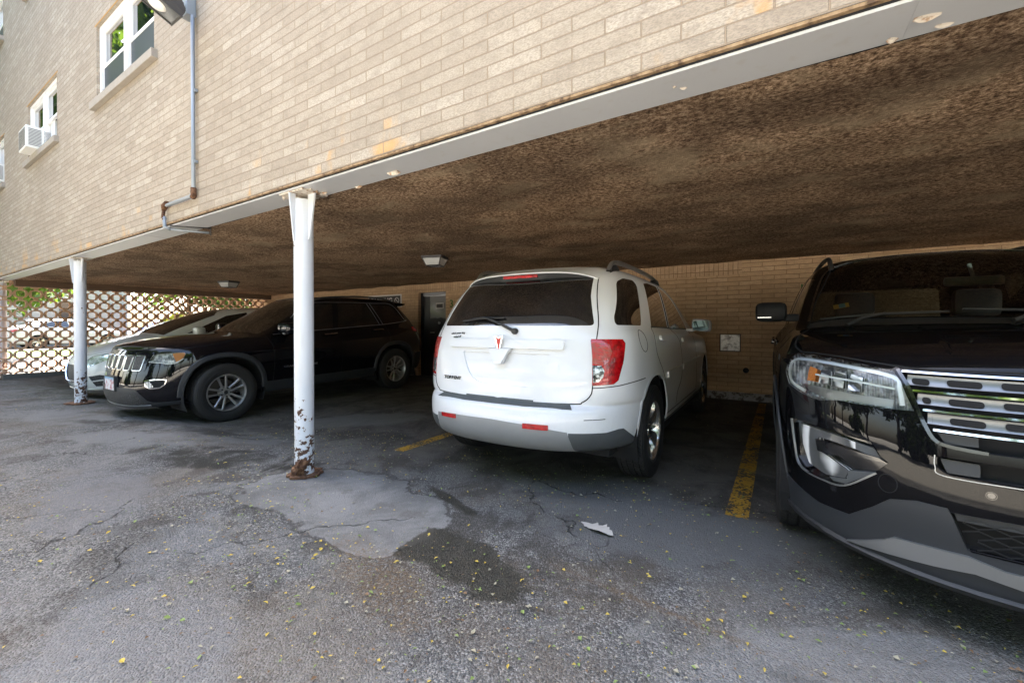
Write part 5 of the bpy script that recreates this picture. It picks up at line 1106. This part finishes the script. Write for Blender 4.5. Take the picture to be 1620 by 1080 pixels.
hj = [(.722, .660, .838), (.680, .682, .926), (.56, .79, .940), (.44, .872, .947), (.425, .885, .925), (.458, .882, .862), (.519, .857, .823), (.58, .81, .812), (.63, .778, .826)]
HJ = B.panel('headlamp', hj, dF, M['clear'], off=.004, rim=.004, both=True)
for q, h in enumerate(HJ):
    m = -1 if q else 1
    mir = lambda pts: [(p[0], p[1]*m, p[2]) for p in pts]; dd = (dF[0], dF[1]*m, 0)
    B.panel('bowl', mir(hj), dd, M['bowl'], h, cut=False, off=-.03, rim=-.03)
    B.panel('indicator', mir([(.53, .81, .935), (.44, .872, .943), (.43, .884, .925), (.46, .882, .865), (.52, .857, .83)]), dd, M['amber'], h, cut=False, off=-.004, rim=.01)
    B.strip('chrome_edge', mir([(.722, .660, .838), (.63, .778, .823), (.58, .81, .809), (.519, .857, .820), (.455, .884, .866)]), dd, .012, .006, M['satin'], h)
fg = [(.770, .655, .615), (.69, .74, .628), (.608, .822, .622), (.62, .81, .565), (.66, .78, .53), (.735, .705, .522), (.76, .67, .56)]
for m in (1, -1):
    mir = lambda pts: [(p[0], p[1]*m, p[2]) for p in pts]; dd = (dF[0], dF[1]*m, 0)
    fo = B.panel('fog_recess', mir(fg), dd, M['gap'], cut=False, off=.004, rim=0)[0]
    B.strip('chrome_ring', mir(fg), dd, .016, .012, M['chrome'], fo, closed=True, straight=True)
    B.panel('fog_lens', mir([(.762, .662, .605), (.725, .70, .605), (.70, .735, .54), (.735, .705, .53), (.757, .675, .56)]), dd, M['ribbed'], fo, cut=False, off=.010, rim=.01)
B.strip('bumper_crease', [(.89, 0, .69), (.88, .30, .69), (.83, .55, .685), (.74, .68, .68), (.60, .80, .675), (.46, .875, .67)], dF, .012, .004, bk2, both=True)
# front plate on its bracket
b = MB(); b.box(.885, .925, -.13, .20, .475, .66, .006); pb = b.build('plate_bracket', M['black_plastic'], jeep)
n = N('pale_number_plate', rough=.45); v = n.obj(); x, y, z = n.sep(v); c = n.mix(n.ss(z, .60, .64), n.mix(n.ss(n.noise(v, 22, 2), .5, .6), (.62, .62, .66), (.42, .18, .20)), (.16, .33, .52)); n.set(color=c)
b = MB(); b.box(.9265, .929, -.118, .187, .49, .645); b.build('number_plate', n.m, pb)
# hood, doors
g6 = lambda pts, d, w=.007, both=True: B.strip('panel_gap', pts, d, w, .0012, M['gap'], both=both, flat=.95)
g6([(.80, 0, .99), (.79, .3, .99), (.73, .55, .985), (.62, .72, .985), (.45, .84, .985), (.25, .88, .995), (0, .875, 1.03), (-.34, .85, 1.085)], (.5, .4, .6))
g6(S_([(-.55, 1.10), (-.61, .95), (-.62, .7), (-.60, .45)]), (0, 1, 0)); g6(S_([(-1.66, 1.17), (-1.745, 1.05), (-1.75, .8), (-1.72, .45)]), (0, 1, 0)); g6(S_([(-2.70, 1.22), (-2.79, 1.12), (-2.78, .93), (-2.62, .78), (-2.48, .65)]), (0, 1, 0))
B.panel('sill_cladding', S_([(-2.43, .46), (-2.41, .30), (-.50, .30), (-.48, .46)]), (0, 1, 0), M['clad'], both=True, off=.010, rim=.014)
B.strip('door_moulding', S_([(-2.4, .60), (-1.5, .60), (-.6, .60)]), (0, 1, 0), .03, .006, bk2, both=True)
B.panel('windscreen', [(-.44, -.76, 1.175), (-.85, -.70, 1.40), (-1.24, -.60, 1.60), (-1.36, -.35, 1.665), (-1.38, 0, 1.68), (-1.36, .35, 1.665), (-1.24, .60, 1.60), (-.85, .70, 1.40), (-.44, .76, 1.175), (-.37, .4, 1.19), (-.35, 0, 1.195), (-.37, -.4, 1.19)], (.72, 0, .69), M['tint'], off=-.003)
B.panel('front_door_window', S_(rounded([(-.80, 1.145), (-1.08, 1.40), (-1.30, 1.555), (-1.76, 1.60), (-1.64, 1.178)], .02)), (0, 1, 0), M['tint'], both=True, off=-.002)
B.panel('rear_door_window', S_(rounded([(-1.735, 1.185), (-1.86, 1.605), (-2.42, 1.605), (-2.60, 1.235)], .02)), (0, 1, 0), M['tint'], both=True, off=-.002)
B.panel('quarter_window', S_(rounded([(-2.72, 1.235), (-2.54, 1.603), (-3.03, 1.58), (-3.26, 1.295)], .03)), (0, 1, 0), M['tint'], both=True, off=-.002)
B.panel('rear_window', R_(rounded([(-.60, 1.20), (-.54, 1.56), (.54, 1.56), (.60, 1.20)], .04)), (-1, 0, 0), M['tint'], off=-.002, sel=lambda c: c.x < -3)
B.strip('window_trim', S_([(-.66, 1.12), (-1.0, 1.143), (-1.7, 1.177), (-2.3, 1.208), (-2.74, 1.228), (-3.30, 1.285), (-3.27, 1.33), (-3.06, 1.60), (-2.6, 1.622), (-1.9, 1.622), (-1.35, 1.585), (-1.0, 1.36)]), (0, 1, 0), .012, .004, M['satin'], both=True, per=8)
for pts in ([(-2.62, 1.23), (-2.46, 1.61)], [(-2.70, 1.232), (-2.525, 1.612)]): B.strip('window_trim', S_([pts[0], ((pts[0][0]+pts[1][0])/2, (pts[0][1]+pts[1][1])/2), pts[1]]), (0, 1, 0), .010, .004, M['satin'], both=True)
for hx, hz in ((-1.56, 1.083), (-2.545, 1.12)):
    B.strip('door_handle', S_([(hx+.12, hz-.006), (hx, hz), (hx-.12, hz+.006)]), (0, 1, 0), .024, .035, M['chrome'], both=True)
# tail lamps
tj = [(-3.46, .84, 1.165), (-3.62, .76, 1.165), (-3.72, .62, 1.16), (-3.74, .62, 1.07), (-3.62, .78, 1.065), (-3.50, .845, 1.07), (-3.42, .868, 1.09)]; td = (-.66, .75, 0)
B.panel('tail_lamp', tj, td, M['red'], off=.006, rim=.02, bulge=.006, both=True)
B.panel('tail_reflector', [(-3.47, .868, 1.055), (-3.62, .79, 1.05), (-3.74, .62, 1.05), (-3.78, .62, .90), (-3.70, .76, .87), (-3.58, .85, .86), (-3.52, .87, .93)], td, M['revl'], off=.006, rim=.02, both=True)
B.panel('rear_cladding', [(-3.42, .9, .66), (-3.70, .80, .66), (-3.9, .5, .66), (-3.9, .5, .2), (-3.3, .95, .2), (-3.32, .95, .45)], td, M['clad'], off=.006, rim=.02, both=True)
b = MB(); rows = []
t = bmesh.new()
for j in range(17):
    y = -.60+1.2*j/16; f = abs(y/.6); z0 = B.hit((-3.2, y, 0), (0, 0, 1))[0].z; lx = -3.56+.07*f*f
    rows.append([t.verts.new(p) for p in ((-3.05, y, B.hit((-3.05, y, 0), (0, 0, 1))[0].z-.004), (-3.22, y, z0+.006), (lx, y, 1.652-.02*f*f), (lx, y, 1.632-.02*f*f), (-3.36, y, 1.60-.02*f))])
for A, Bq in zip(rows, rows[1:]):
    for k in range(4): t.faces.new((A[k], Bq[k], Bq[k+1], A[k+1])).smooth = True
b.merge(t); b.build('spoiler', bk2, jeep, 40)
for s in (1, -1):
    b = MB(); pts = [B.hit((xx, s*.60, 0), (0, 0, 1))[0]+Vector((0, 0, hh)) for xx, hh in ((-1.45, 0), (-1.6, .03), (-2.2, .04), (-2.9, .035), (-3.2, .005))]; b.tube(spline(pts, 4), .016, 8); b.build('roof_rail', M['black_plastic'], jeep, 60)
    mr = MB(); t = bmesh.new(); bmesh.ops.create_cube(t, size=1); bmesh.ops.subdivide_edges(t, edges=t.edges[:], cuts=4, use_grid_fill=True)
    for v in t.verts:
        q = v.co*2; k = 1/max(.6, (abs(q.x)**4+abs(q.y)**5+abs(q.z)**5)**.2); v.co = Vector((q.x*k*.085-.02*q.y*s, q.y*k*.115, q.z*k*.085))
    for f in t.faces: f.smooth = True
    mr.merge(t, Matrix.Translation((-.80, s*1.00, 1.205))); mr.box(-.84, -.76, min(s*.82, s*.93), max(s*.82, s*.93), 1.13, 1.175, .014); mo = mr.build('door_mirror', bk2, jeep, 40)
    b = MB(); b.tube([(-.735, s*.93, 1.135), (-.728, s*1.0, 1.13), (-.76, s*1.08, 1.135)], .009, 6); b.build('mirror_trim', M['chrome'], mo)
    b = MB(); b.prism(rounded([(s*1.0-.095, 1.14), (s*1.0+.095, 1.14), (s*1.0+.095, 1.27), (s*1.0-.095, 1.27)], .03), -.885, -.88, 'X'); b.build('mirror_glass', M['mirror'] if 'mirror' in M else simple('mirror_silver', (.8, .8, .8), .02, metal=1), mo)
def stext(body, size, x, z, sx=1):
    l, nn = B.hit((x, 0, z), (0, 1, 0)); o = text(body, size, M['satin'], jeep, (0, 0, 0), name='badge', ext=.001, bold=.001, sx=sx)
    r = Vector((-1, 0, 0)); r = (r-nn*r.dot(nn)).normalized(); u = nn.cross(r); o.matrix_local = Matrix.Translation(l+nn*.003) @ Matrix((r, u, nn)).transposed().to_4x4() @ Matrix.Diagonal((sx, 1, 1, 1))
stext('GRAND CHEROKEE', .036, -1.02, .645, 1.7)
B.shell('body', bk2, .012)
for xx in (0, -2.915):
    for s in (1, -1): wheel(jeep, xx, s*.82, .388, .262, .236, s, 'twin', .2)
# ---------------------------------------------------------------- pale sedan in the far bay
sed = empty('white_sedan', (-9.95, 2.98, -.07), rad(-90), 'pale pearl sedan parked beyond the black SUV at the pierced wall', 'car')
pw = paint('pearl_paint', (.56, .58, .565), dust=.2)
FL7 = ((0, .55, .02), (-2.776, .55, .02))
def wr7(*a, **k): return ring(*a, flare=FL7, **k)
sed.rotation_euler = (0, .024, rad(-90))
SD_R = [wr7(.70, -3.55, .80, .55, .45, .18, .19, .20, .20),
        wr7(.86, -3.72, .870, .66, .52, .165, .19, .24, .24),
        wr7(.925, -3.80, .895, .68, .55, .27, .28, .34, .34),
        wr7(.945, -3.83, .908, .68, .55, .40, .42, .46, .46),
        wr7(.935, -3.84, .915, .68, .52, .54, .57, .60, .60),
        wr7(.885, -3.82, .915, .68, .48, .68, .72, .78, .78),
        wr7(.80, -3.80, .905, .68, .44, .76, .81, .92, .94),
        wr7(.64, -3.78, .885, .58, .40, .865, .875, 1.0, 1.04),
        wr7(.40, -3.72, .860, .40, .40, .97, .955, 1.05, 1.08),
        wr7(.18, -3.64, .840, .30, .40, 1.045, 1.01, 1.08, 1.11),
        wr7(.0, -3.55, .820, .26, .40, 1.095, 1.05, 1.10, 1.13),
        wr7(-.16, -3.40, .78, .36, .40, 1.19, 1.15, 1.19, 1.21),
        wr7(-.50, -3.22, .715, .40, .40, 1.325, 1.29, 1.32, 1.33),
        wr7(-.85, -3.08, .650, .42, .40, 1.445, 1.42, 1.43, 1.43),
        wr7(-1.12, -2.96, .595, .42, .40, 1.515, 1.50, 1.50, 1.50),
        wr7(-1.36, -2.85, .51, .42, .40, 1.55, 1.545, 1.54, 1.53)]
B = Body(SD_R, .04, 2, sed)
for xx in (0, -2.776):
    B.panel('arch', arch_poly(xx, .335, .385, .05, 26, 2.1), (0, 1, 0), None, keep=False, both=True, sel=lambda c: c.y > .4)
liner('wheel_well', 0, .335, .41, .90, .45, M['liner'], sed); liner('wheel_well', -2.776, .335, .41, .90, .45, M['liner'], sed)
b = MB(); b.box(-3.4, .6, -.7, .7, .18, .26); b.box(-2.4, -.4, -.84, .84, .18, .28, .02); b.build('underbody', M['liner'], sed)
hs = [(.875, .43, .605), (.80, .515, .722), (.706, .624, .758), (.50, .765, .805), (.60, .762, .733), (.724, .687, .655), (.845, .535, .585)]
n = N('green_tinted_lamp', rough=.12, coat=1, metal=.4); v = n.obj(); n.set(color=n.mix(n.ss(n.noise(v, 14, 3), .4, .6), (.32, .38, .33), (.62, .68, .62))); lampm = n.m
for h in B.panel('headlamp', hs, dF, lampm, off=.003, rim=.01, both=True): pass
B.strip('lamp_brow', [(.875, .43, .612), (.80, .515, .728), (.706, .624, .764), (.50, .765, .811)], dF, .010, .005, M['black_plastic'], both=True); B.strip('running_lamp', [(.88, .45, .578), (.845, .535, .582), (.724, .687, .650), (.60, .762, .728), (.50, .768, .80)], dF, .012, .005, M['chrome'], both=True)
B.panel('fog_recess', rounded_ := [(.85, .555, .42), (.748, .698, .447), (.66, .768, .42), (.65, .74, .262), (.773, .618, .255)], dF, M['finemesh'], off=-.02, rim=-.02, both=True)
B.strip('fog_bar', [(.84, .57, .335), (.75, .68, .355), (.66, .765, .365)], dF, .02, .006, pw, both=True)
B.panel('grille', R_(rounded([(-.40, .60), (.40, .60), (.30, .34), (-.30, .34)], .04)), (1, 0, 0), M['finemesh'], off=-.02, rim=-.02)
B.strip('grille_trim', R_([(-.42, .62), (-.31, .35), (-.2, .325), (0, .32), (.2, .325), (.31, .35), (.42, .62)]), (1, 0, 0), .03, .012, M['chrome'])
B.strip('lip', [(.86, 0, .20), (.84, .3, .205), (.74, .6, .215), (.6, .75, .225), (.42, .86, .24)], dF, .03, .012, pw, both=True)
g7 = lambda pts, d, w=.006: B.strip('panel_gap', pts, d, w, .0012, M['gap'], both=True, flat=.95)
g7([(.82, 0, .755), (.80, .25, .752), (.74, .45, .76), (.62, .62, .80), (.45, .76, .845), (.2, .82, .93), (-.1, .82, 1.02)], (.5, .4, .7)); g7(S_([(-.42, 1.03), (-.48, .8), (-.46, .3)]), (0, 1, 0)); g7(S_([(-1.55, 1.05), (-1.6, .8), (-1.55, .3)]), (0, 1, 0)); g7(S_([(-2.45, 1.06), (-2.5, .8), (-2.3, .55)]), (0, 1, 0))
B.panel('windscreen', [(-.07, -.70, 1.10), (-.55, -.63, 1.30), (-.95, -.55, 1.455), (-1.12, -.35, 1.52), (-1.16, 0, 1.535), (-1.12, .35, 1.52), (-.95, .55, 1.455), (-.55, .63, 1.30), (-.07, .70, 1.10), (.0, .4, 1.112), (.015, 0, 1.118), (.0, -.4, 1.112)], (.6, 0, .8), M['tint'], off=-.002)
B.panel('front_door_window', S_(rounded([(-.42, 1.075), (-.80, 1.24), (-1.15, 1.40), (-1.55, 1.47), (-1.50, 1.11)], .02)), (0, 1, 0), M['tint'], both=True, off=-.002)
B.panel('rear_door_window', S_(rounded([(-1.60, 1.115), (-1.65, 1.475), (-2.15, 1.46), (-2.75, 1.20), (-2.70, 1.15)], .02)), (0, 1, 0), M['tint'], both=True, off=-.002)
B.panel('rear_window', R_(rounded([(-.60, 1.20), (-.52, 1.45), (.52, 1.45), (.60, 1.20)], .04)), (-1, 0, 0), M['tint'], off=-.002, sel=lambda c: c.x < -2.7)
B.panel('tail_lamp', [(-3.45, .80, 1.0), (-3.7, .62, .98), (-3.76, .62, .84), (-3.55, .83, .86)], (-.66, .75, 0), M['red'], off=.004, rim=.02, both=True)
for s in (1, -1):
    mr = MB(); t = bmesh.new(); bmesh.ops.create_cube(t, size=1); bmesh.ops.subdivide_edges(t, edges=t.edges[:], cuts=3, use_grid_fill=True)
    for v in t.verts:
        q = v.co*2; k = 1/max(.6, (abs(q.x)**4+abs(q.y)**4+abs(q.z)**4)**.25); v.co = Vector((q.x*k*.08, q.y*k*.11, q.z*k*.07))
    for f in t.faces: f.smooth = True
    mr.merge(t, Matrix.Translation((-.55, s*.96, 1.12))); mr.box(-.58, -.52, min(s*.78, s*.88), max(s*.78, s*.88), 1.06, 1.09, .01); mr.build('door_mirror', pw, sed, 40)
B.shell('body', pw, .012)
for xx in (0, -2.776):
    for s in (1, -1): wheel(sed, xx, s*.79, .335, .24, .235, s, 'five', .2)
# cars far outside, glimpsed through the pierced wall
def dup_car(root, loc, rz, mats, label, group=None):
    r = root.copy(); COL.objects.link(r); r.location = loc; r.rotation_euler = (0, 0, rz); r['label'] = label; r.name = 'parked_car'
    if group: r['group'] = group
    def cp(o, par):
        c = o.copy(); COL.objects.link(c); c.parent = par
        if o.data and o.data.materials and o.data.materials[0] in mats:
            c.data = o.data.copy(); c.data.materials[0] = mats[o.data.materials[0]]
        for g in o.children: cp(g, c)
    for ch in list(root.children): cp(ch, r)
    return r
blu = paint('blue_paint', (.03, .06, .22)); wht = paint('white_car_paint', (.6, .62, .66))
dup_car(sed, (-33.2, 13.6, 0), rad(80), {pw: blu}, 'blue car outside, glimpsed through the middle of the pierced wall', 'cars parked outside')
dup_car(sed, (-33.8, 8.2, 0), rad(95), {pw: wht}, 'white car outside, glimpsed through the left half of the pierced wall', 'cars parked outside')
# ---------------------------------------------------------------- trees, lawn and houses outside
n = N('leaf', rough=.5, spec=.3); oi = n.node('ShaderNodeNewGeometry').outputs['Random Per Island']; lc = n.ramp(oi, [(0, (.028, .062, .010)), (.5, (.055, .115, .016)), (1, (.11, .17, .028))]); n.set(color=lc)
tl = n.node('ShaderNodeBsdfTranslucent', {0: n.mix(.5, lc, (.16, .24, .02))}); ad = n.node('ShaderNodeMixShader', {0: .38}); n.t.links.new(n.b.outputs[0], ad.inputs[1]); n.t.links.new(tl.outputs[0], ad.inputs[2]); n.t.links.new(ad.outputs[0], n.out.inputs[0]); M['leaf'] = n.m
n = N('yellow_leaf', rough=.5); n.set(color=n.ramp(n.node('ShaderNodeNewGeometry').outputs['Random Per Island'], [(0, (.22, .24, .01)), (1, (.45, .42, .02))])); M['yleaf'] = n.m
M['bark'] = simple('bark', (.07, .052, .038), .95)
def crown_mesh(name, seed, H, R, zc, leaves, lsize, mat):
    random.seed(seed); bm = bmesh.new(); cl = []
    for k in range(46):
        while 1:
            p = Vector((random.uniform(-1, 1), random.uniform(-1, 1), random.uniform(-1, 1)))
            if .25 < p.length < 1: break
        cl.append((Vector((p.x*R, p.y*R, zc+p.z*H)), random.uniform(.16, .34)*R))
    for k in range(leaves):
        c, r = random.choice(cl); d = Vector((random.gauss(0, 1), random.gauss(0, 1), random.gauss(0, 1))).normalized()*r*random.random()**.4
        p = c+d; s = lsize*random.uniform(.6, 1.3); a = Vector((random.gauss(0, 1), random.gauss(0, 1), random.gauss(0, .6))).normalized(); u = a.orthogonal().normalized(); w = a.cross(u)
        u, w = u*s, w*s*.55
        vs = [bm.verts.new(p-u), bm.verts.new(p+w*.9+a*s*.15), bm.verts.new(p+u), bm.verts.new(p-w*.9+a*s*.15)]; bm.faces.new(vs)
    me = bpy.data.meshes.new(name); bm.to_mesh(me); bm.free(); me.materials.append(mat); return me
CR = [crown_mesh('crown', 5, 3.6, 3.6, 6.6, 5200, .27, M['leaf']), crown_mesh('crown', 6, 3.2, 4.2, 6.0, 5600, .27, M['leaf'])]
HB = crown_mesh('foliage', 25, 1.6, 3.0, 1.6, 3000, .26, M['leaf'])
def trunk_mb(seed, H):
    random.seed(seed); b = MB(); b.tube([(0, 0, -.1), (.05, .02, 1.2), (-.05, .08, 3), (.1, 0, H)], [.26, .2, .16, .06], 10)
    for k in range(6):
        a = random.uniform(0, 6.28); z = random.uniform(2.2, H-1.5); r = random.uniform(1.6, 2.8); b.tube([(0, 0, z), (math.cos(a)*r*.5, math.sin(a)*r*.5, z+.9), (math.cos(a)*r, math.sin(a)*r, z+2)], [.09, .06, .02], 6)
    return b
TR = []
for k in range(2): o = trunk_mb(9+k, 7.5).build('trunk', M['bark'], None, 60); TR.append(o.data); bpy.data.objects.remove(o)
def tree(x, y, k, s, rz, lab, group):
    t = empty('leafy_tree', (x, y, 0), rz, lab, 'tree', group); t.scale = (s, s, s)
    link('crown', CR[k], None, t); link('trunk', TR[k], None, t); return t
for i, (x, y, s) in enumerate([(-26, -8.5, 1.05), (-19.5, -10, 1.1), (-13.5, -9.5, 1.0), (-8, -11, 1.1), (-2.5, -10, 1.05), (3.5, -11, 1.1), (9.5, -10, 1.05), (16, -9, 1.1), (22, -4, 1.1), (-20.5, -3.4, 1.75), (-29, -4.5, 1.6)]):
    tree(x, y, i % 2, s, i*1.3, 'leafy green tree across the lot, mirrored in the window panes', 'trees across the lot')
for i, (x, y, s, lab) in enumerate([(-31, 11.5, .75, 'leafy tree seen through the middle of the pierced wall'), (-34, 16.5, .85, 'leafy tree seen through the right part of the pierced wall'), (-29, 19, .8, 'leafy tree at the far right behind the pierced wall'), (-23.5, 2.2, .62, 'leafy tree seen at the left end of the pierced wall')]):
    tree(x, y, i % 2, s, i*2.1, lab, 'trees beyond the pierced wall')
for i, (x, y, sc) in enumerate([(-24.6, 13.2, .55), (-25.2, 15.6, .62), (-26, 18.3, .7), (-31.3, 17, .8)]):
    h = empty('hedge_bush', (x, y, 0), i*1.1, 'dark green bush outside, seen through the pierced wall', 'bush', 'bushes beyond the pierced wall'); h.scale = (sc, sc, sc*1.15); link('foliage', HB, None, h); link('stem', TR[0], None, h).scale = (.4, .4, .15)
yb = empty('yellow_shrub', (-27.5, 9.9, 0), 0, 'bright yellow green shrub seen through the pierced wall', 'shrub'); link('foliage', crown_mesh('foliage', 15, .65, 1.0, 1.15, 900, .12, M['yleaf']), None, yb); b = MB(); b.tube([(0, 0, -.05), (0, 0, 1)], [.05, .03], 6); b.build('stem', M['bark'], yb)
n = N('lawn', rough=.95); v = n.pos(); n.set(color=n.mix(n.noise(v, 4, 5, .7), (.045, .10, .015), (.10, .17, .03))); o = sheet('lawn', [(-30.5, -3), (-23.5, -3), (-23.5, 22), (-30.5, 22)], .012, n.m); tag(o, kind='structure')
n = N('pale_concrete', rough=.9); n.set(color=n.mix(n.noise(n.pos(), 2, 4), (.15, .145, .135), (.20, .19, .18))); o = sheet('driveway', [(-23.4, -3), (-15.6, -3), (-15.6, 24), (-23.4, 24)], .006, n.m); tag(o, kind='structure')
ho = empty('white_house', (-40, 4, 0), 0, 'pale house far beyond the left part of the pierced wall', 'house')
b = MB(); b.box(-4, 4, -9, 6, 0, 4.6); b.build('wall', simple('white_siding', (.5, .49, .47), .8), ho)
b = MB(); b.prism([(-4.5, 4.603), (4.5, 4.603), (0, 6.8)], -9.4, 6.4, 'Y'); b.build('roof', simple('grey_shingle', (.13, .12, .12), .9), ho)
for k in range(4):
    b = MB(); b.box(4.003, 4.06, -7+k*3.3, -6+k*3.3, 1.2, 2.6); b.build('window', simple('house_window', (.05, .06, .07), .1), ho)
for i in range(3):
    x = -24+i*17; h = empty('hedge_bush', (x, -13.5-.6*(i % 2), 0), i, 'dark leafy bush added across the lot to fill reflections, out of the picture', 'bush', 'bushes across the lot'); h.scale = (1, .8, 1); link('foliage', HB, None, h); link('stem', TR[0], None, h).scale = (.4, .4, .15)  # unseen bushes, added to fill the reflections
# fallen leaves
oak = empty('oak_leaf', (-.842, 2.236, .006), rad(-16), 'large pale dry lobed leaf lying on the asphalt behind the white SUV', 'leaf')
half = [(-.105, .004), (-.07, .018), (-.045, .022), (-.03, .052), (-.005, .026), (.02, .03), (.038, .045), (.048, .028), (.062, .034), (.07, .022), (.086, .024), (.115, 0)]
low = [(.095, -.02), (.08, -.018), (.06, -.036), (.045, -.03), (.025, -.048), (.0, -.03), (-.03, -.03), (-.045, -.02), (-.06, -.028), (-.075, -.012), (-.105, -.004)]
bm = bmesh.new(); f = bm.faces.new([bm.verts.new((a, c2*1.15, .004+.012*math.sin(a*30)*abs(c2)*20+abs(c2)*.25)) for a, c2 in half+low]); bmesh.ops.triangulate(bm, faces=[f])
me = bpy.data.meshes.new('blade'); bm.to_mesh(me); bm.free(); link('blade', me, simple('dry_leaf', (.46, .43, .39), .8), oak)
lf = [simple('leaf_'+a, c, .6) for a, c in (('yellow', (.44, .33, .05)), ('green', (.17, .24, .06)), ('brown', (.16, .09, .04)), ('pale', (.30, .28, .20)))]
def leafmesh(mat, k):
    bm = bmesh.new(); L = 1.0; w = .28
    rows = [[bm.verts.new((u, s*w*math.sin(math.pi*min(1, u+.02))**.8, .10*abs(s)+.12*math.sin(u*3+k))) for s in (-1, 0, 1)] for u in (0, .25, .5, .75, 1)]
    for A, B in zip(rows, rows[1:]):
        for j in range(2): bm.faces.new((A[j], A[j+1], B[j+1], B[j]))
    bmesh.ops.remove_doubles(bm, verts=bm.verts[:], dist=1e-4)
    me = bpy.data.meshes.new('fallen_leaf'); bm.to_mesh(me); bm.free(); me.materials.append(mat); return me
LM = [leafmesh(m, i) for i, m in enumerate(lf)]; LN = ['yellow', 'green', 'brown', 'pale grey green']
random.seed(77)
def leafspot():
    while 1:
        if random.random() < .5:
            cx, cy, r = random.choice([(-1.3, 1.6, .35), (-3.7, 1.75, .7), (-2.2, 1.1, .5), (-4.6, 2.2, .8), (-1.8, 1.35, .4), (-3.2, 1.2, .6), (-1.9, 2.1, .3)]); return random.gauss(cx, r*.6), max(.25, random.gauss(cy, r*.5))
        d = random.uniform(.9, 4.2)**1; a = random.uniform(-.95, .8); X = d*math.sin(a-rad(32)); Y = d*math.cos(a-rad(32))
        if Y > .2 and not (X > -.1 and Y > 1.9) and not (-2.6 < X < -.75 and Y > 2.3) and (random.random() < .75 or X < -1): return X, Y
for k in range(290):
    X, Y = leafspot(); i = random.choices(range(4), (5, 3, 1.3, 1.5))[0]; s = random.choice((.009, .012, .015, .019, .024))*random.uniform(.85, 1.15)
    o = bpy.data.objects.new('fallen_leaf', LM[i]); COL.objects.link(o); o.location = (X, Y, .009+gz(X, Y)); o.rotation_euler = (random.uniform(-.3, .3), random.uniform(-.3, .3), random.uniform(0, 6.28)); o.scale = (s, s*random.uniform(.8, 1.3), s)
    tag(o, 'tiny %s fallen leaf lying loose on the asphalt' % LN[i], 'leaf', 'tiny %s fallen leaves' % LN[i])
bm = bmesh.new()
for k in range(12000):                                            # crumbs of leaf and twig
    X = random.uniform(-11, .9); Y = random.uniform(.2, 6.8)
    if k % 3: X = random.uniform(-5, .9); Y = random.uniform(.2, 3.2)
    if Y > 3.2 and random.random() < .6: continue
    if mn.noise((X*.8, Y*1.3, 5)) < random.uniform(-.40, .22): continue
    s = random.choice((.003, .004, .005, .007, .010))*random.uniform(.7, 1.2); a = random.uniform(0, 6.28); c, q = math.cos(a)*s, math.sin(a)*s; e = random.uniform(.35, .9); z = .008+gz(X, Y)
    f = bm.faces.new([bm.verts.new((X-c, Y-q, z)), bm.verts.new((X+q*e, Y-c*e, z+s*.6)), bm.verts.new((X+c, Y+q, z+.001)), bm.verts.new((X-q*e, Y+c*e, z+s*.3))]); f.material_index = random.choices(range(4), (3, 3, 3, 4))[0]
me = bpy.data.meshes.new('leaf_litter'); bm.to_mesh(me); bm.free(); tag(link('leaf_litter', me, lf), 'fine crumbs of leaves and twigs strewn over the asphalt', 'litter', kind='stuff')
